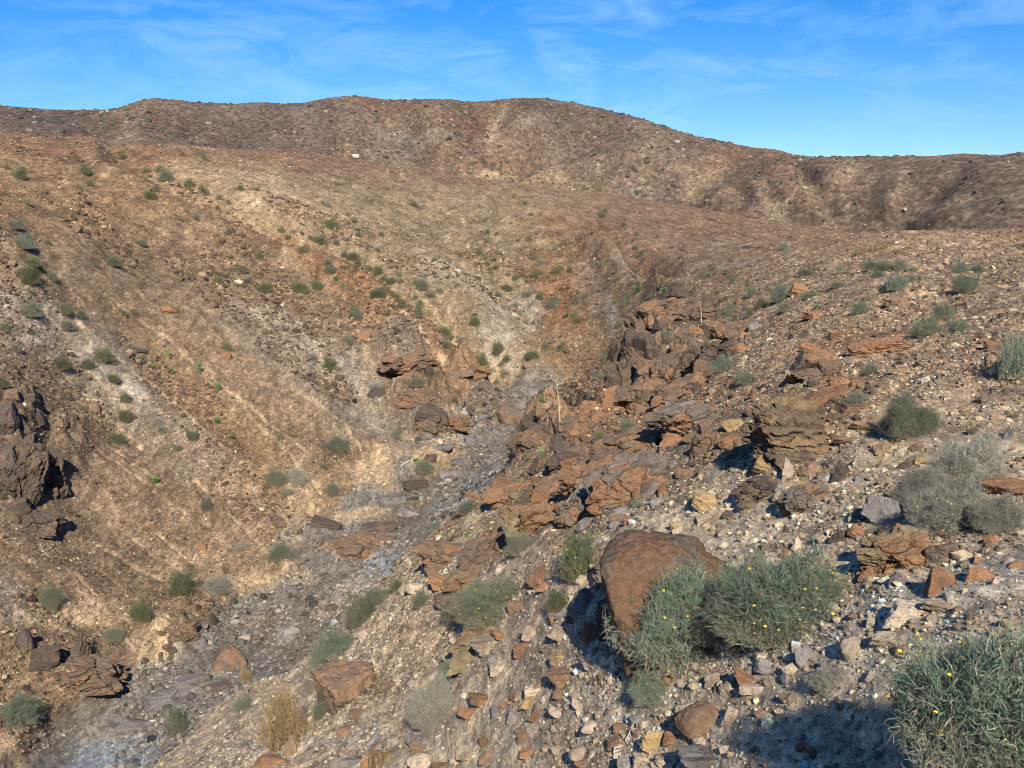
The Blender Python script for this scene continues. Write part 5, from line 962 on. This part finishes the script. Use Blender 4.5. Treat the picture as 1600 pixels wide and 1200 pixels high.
# denser scree on the right-hand slope
for n, r0, r1, lo, hi in ((26000, 3.5, 11, .007, .07), (34000, 10, 26, .013, .09), (24000, 24, 60, .03, .12)):
    a, r_ = thin(*sample_band(n, r0, r1, 2, 31)); addst(stones(a, r_, pareto(len(a), lo, hi, 1.9), 1))
M_STONE, nt_, bb = new_mat('loose_stone'); g_ = node(nt_, 'ShaderNodeNewGeometry'); at_ = node(nt_, 'ShaderNodeAttribute'); at_.attribute_name = 'tone'; f_, vv = noise_fac(nt_, g_.outputs['Position'], 30, 4, .72, 1.28); nt_.links.new(mul(nt_, at_.outputs['Color'], vv), bb.inputs['Base Color'])
o = link('rubble', mesh_np('rubble', np.concatenate(VV), np.concatenate(FF), np.concatenate(CC)), M_STONE); tag(o, kind='stuff')
del VV, FF, CC

# medium stones, each an object of its own
zones = [(60, 3.2, 9, -8, 30, 'T'), (40, 8, 22, 0, 30, 'B')]
for n, r0, r1, a0, a1, c0 in zones:
    for _ in range(n):
        a, r_ = sample_band(1, r0, r1, a0, a1); P = np.array([math.sin(math.radians(a[0])) * r_[0], math.cos(math.radians(a[0])) * r_[0], float(lookup(Z, a, r_)[0])])
        px, py = project(*P)
        if not (10 < px < 1590 and 560 < py < 1190) or (1380 < px and py > 960): continue
        w = float(rng.uniform(14, 30)); c = str(rng.choice(list('TGBOTGYP' if c0 == 'T' else 'OBGBTY'))); kd = str(rng.choice(['block', 'slab', 'wedge', 'block', 'round']))
        o, d = place_rock(float(px), float(py), w, w * float(rng.uniform(.45, .8)), c, kd); things.append([o, (c, kd), 'rock', float(px), float(py), None, 'loose rocks on the ravine slopes', w])

for _ in range(46):                                             # half-buried slabs on the near bank
    px, py = float(rng.uniform(540, 930)), float(rng.uniform(900, 1190))
    if py < 1190 - (px - 430) * .62 and px < 640: continue
    w = float(rng.uniform(16, 48)); c = str(rng.choice(list('OBTGYBT'))); kd = str(rng.choice(['slab', 'slab', 'block', 'wedge']))
    o, d = place_rock(px, py, w, w * float(rng.uniform(.3, .5)), c, kd, sink=.5); things.append([o, (c, kd), 'rock', px, py, None, 'loose rocks on the ravine slopes', w])
print('ROCKS', sum(t[2] == 'rock' for t in things), 'SHRUBS', sum(t[2] == 'shrub' for t in things))

# scrub and dark stones on the far mountain, too many and too small to count
n = 22000; a = rng.uniform(-30, 30, n); lr = rng.uniform(np.log(225), np.log(720), n); ia = np.clip(np.interp(a, MA, np.arange(len(MA))).astype(int), 0, len(MA) - 1); ir = np.clip(np.interp(lr, np.log(MR), np.arange(nr)).astype(int), 0, nr - 1)
P = np.stack([MX[ia, ir], MY[ia, ir], MZ[ia, ir]], 1); keep = rng.uniform(0, 1, n) < (.5 + .6 * fbm2(P[:, 0], P[:, 1], 60, 2, 95)) * np.clip((np.hypot(P[:, 0], P[:, 1]) - 180) / 260, .0, 1); P = P[keep]; n = len(P)
v, f = ICO[1]; sz = pareto(n, .34, 1.3, 2.4); sz = sz * np.clip(np.hypot(P[:, 0], P[:, 1]) / 420, .35, 1.1); W = v[None] * rng.uniform(.7, 1.3, (n, len(v), 1)) * np.array([1.2, 1.2, .75]) * sz[:, None, None] + P[:, None, :]
pal = np.array([(.075, .085, .045), (.06, .05, .04), (.10, .075, .055), (.30, .25, .19)])[rng.choice(4, n, p=[.45, .25, .2, .1])]
o = link('mountain_scrub', mesh_np('mountain_scrub', W.reshape(-1, 3), (f[None] + (np.arange(n) * len(v))[:, None, None]).reshape(-1, 3), pal.repeat(len(v), 0)), M_STONE); tag(o, kind='stuff')

# ------------------------------------------------------------------ labels
GULLY = [(180, 240), (300, 300), (440, 365), (560, 410), (640, 470), (700, 520), (790, 590)]
def region(px, py):
    if inpoly(np.array([px]), np.array([py]), BED_PX)[0]: return 'in the stream bed'
    xr = np.interp(py, [330, 440, 520, 590, 690, 800, 950, 1060, 1200], [1300, 1045, 965, 950, 800, 690, 520, 370, 200])
    if px < xr:
        gx = np.interp(py, [p[1] for p in GULLY], [p[0] for p in GULLY])
        if py < 600 and abs(px - gx) < 42: return 'along the left hill gully'
        if py < 600 and px > gx: return 'on the tan far slope' if px < 780 else 'on the rusty far slope'
        if py < 330: return 'near the left hill crest'
        if py < 500: return 'on the upper brown left slope' if px > 130 else 'by the upper left edge'
        if py < 800: return 'on the pale streaked left slope' if px > 110 else 'by the dark crag at left'
        return 'on the sandy left bench'
    if py < 440: return 'on the flat right bank top' if px > 1180 else 'above the ravine cliff'
    if px < 1150: return ('among the dark cliff rocks' if py < 600 else 'on the rocky ravine bank' if py < 830 else 'on the pinkish near slope')
    return ('on the upper right scree' if py < 640 else 'around the layered outcrop' if py < 800 else 'in the lower right gravel')
ORD = 'first second third fourth fifth sixth seventh eighth ninth tenth eleventh twelfth thirteenth fourteenth fifteenth sixteenth seventeenth eighteenth nineteenth twentieth'.split()
def ordn(n):
    if n < 20: return ORD[n]
    return {2: 'twenty', 3: 'thirty', 4: 'forty', 5: 'fifty'}[(n + 1) // 10] + ('-' + ORD[(n + 1) % 10 - 1] if (n + 1) % 10 else '')
KW = {'block': 'blocky', 'wedge': 'wedge-shaped', 'slab': 'flat', 'round': 'rounded'}
buckets = {}
for t_ in things:
    o, look, cat, px, py, lab, grp, w = t_
    tag(o, lab, cat, grp)
    if lab: continue
    if cat == 'rock': desc = f'{LOOK[look[0]]} {KW[look[1]]} rock'
    elif cat == 'plant': desc = 'bright green leafy plant'
    else: desc = f"{'tiny' if w < 11 else 'small' if w < 20 else 'medium'} {SLOOK[look]} shrub"
    buckets.setdefault(f'{desc} {region(px, py)}', []).append((px, o))
for ds, lst in buckets.items():
    lst.sort(key=lambda t: t[0])
    for k_, (px, o) in enumerate(lst): o['label'] = ds + (', the only one there' if len(lst) == 1 else f', {ordn(k_)} from the left')

# ------------------------------------------------------------------ light and sky
sx, sy = (645 - 800) / F, (600 - 1350) / F
dvec = Vector((sx, CP + sy * SP, -SP + sy * CP)).normalized()       # direction the sunlight travels
sun_d = bpy.data.lights.new('sun', 'SUN'); sun_d.energy = 5.0; sun_d.angle = math.radians(.53); sun_d.color = (1.0, .945, .86)
sun = bpy.data.objects.new('sun', sun_d); COL.objects.link(sun); sun.rotation_mode = 'QUATERNION'; sun.rotation_quaternion = dvec.to_track_quat('-Z', 'Y')
to = -dvec; elev = math.asin(to.z); azs = math.atan2(to.x, to.y)
w = bpy.data.worlds.new('World'); scn.world = w; w.use_nodes = True; nt = w.node_tree; bg = nt.nodes['Background']
sky = nt.nodes.new('ShaderNodeTexSky'); sky.sky_type = 'NISHITA'; sky.sun_disc = False; sky.sun_elevation = elev; sky.sun_rotation = azs; sky.air_density = 1.0; sky.dust_density = .3; sky.ozone_density = 1.3; sky.altitude = 200
hs = nt.nodes.new('ShaderNodeHueSaturation'); hs.inputs['Saturation'].default_value = 1.62; hs.inputs['Hue'].default_value = .514
sm = nt.nodes.new('ShaderNodeMapping'); sm.inputs['Location'].default_value = (0, 0, .09); tc0 = nt.nodes.new('ShaderNodeTexCoord'); nt.links.new(tc0.outputs['Generated'], sm.inputs['Vector']); nrm = nt.nodes.new('ShaderNodeVectorMath'); nrm.operation = 'NORMALIZE'; nt.links.new(sm.outputs[0], nrm.inputs[0]); nt.links.new(nrm.outputs[0], sky.inputs['Vector'])
nt.links.new(sky.outputs[0], hs.inputs['Color'])
# thin wispy cirrus in the sky
tc = nt.nodes.new('ShaderNodeTexCoord'); mp = nt.nodes.new('ShaderNodeMapping'); mp.inputs['Scale'].default_value = (2.2, 2.2, 6.5); mp.inputs['Rotation'].default_value = (0, math.radians(24), 0); nt.links.new(tc.outputs['Generated'], mp.inputs['Vector'])
na = nt.nodes.new('ShaderNodeTexNoise'); na.inputs['Scale'].default_value = 5.0; na.inputs['Detail'].default_value = 9; na.inputs['Roughness'].default_value = .62; na.inputs['Distortion'].default_value = .9; nt.links.new(mp.outputs[0], na.inputs['Vector'])
nb = nt.nodes.new('ShaderNodeTexNoise'); nb.inputs['Scale'].default_value = 1.6; nb.inputs['Detail'].default_value = 3; nt.links.new(tc.outputs['Generated'], nb.inputs['Vector'])
r1 = nt.nodes.new('ShaderNodeMapRange'); r1.inputs['From Min'].default_value = .44; r1.inputs['From Max'].default_value = .78; nt.links.new(na.outputs['Fac'], r1.inputs['Value'])
r2 = nt.nodes.new('ShaderNodeMapRange'); r2.inputs['From Min'].default_value = .36; r2.inputs['From Max'].default_value = .62; nt.links.new(nb.outputs['Fac'], r2.inputs['Value'])
ml = nt.nodes.new('ShaderNodeMath'); ml.operation = 'MULTIPLY'; nt.links.new(r1.outputs[0], ml.inputs[0]); nt.links.new(r2.outputs[0], ml.inputs[1])
m2_ = nt.nodes.new('ShaderNodeMath'); m2_.operation = 'MULTIPLY'; m2_.inputs[1].default_value = .38; nt.links.new(ml.outputs[0], m2_.inputs[0])
cm = nt.nodes.new('ShaderNodeMix'); cm.data_type = 'RGBA'; cm.inputs[7].default_value = (5.2, 7.2, 9.6, 1); nt.links.new(m2_.outputs[0], cm.inputs[0]); nt.links.new(hs.outputs[0], cm.inputs[6]); nt.links.new(cm.outputs[2], bg.inputs['Color'])
bg.inputs['Strength'].default_value = .105
scn.view_settings.view_transform = 'Standard'; scn.view_settings.look = 'None'; scn.view_settings.exposure = .54; scn.view_settings.gamma = 1
scn.cycles.pixel_filter_type = 'BLACKMAN_HARRIS'; scn.cycles.filter_width = .9
scn.cycles.max_bounces = 4; scn.cycles.diffuse_bounces = 2
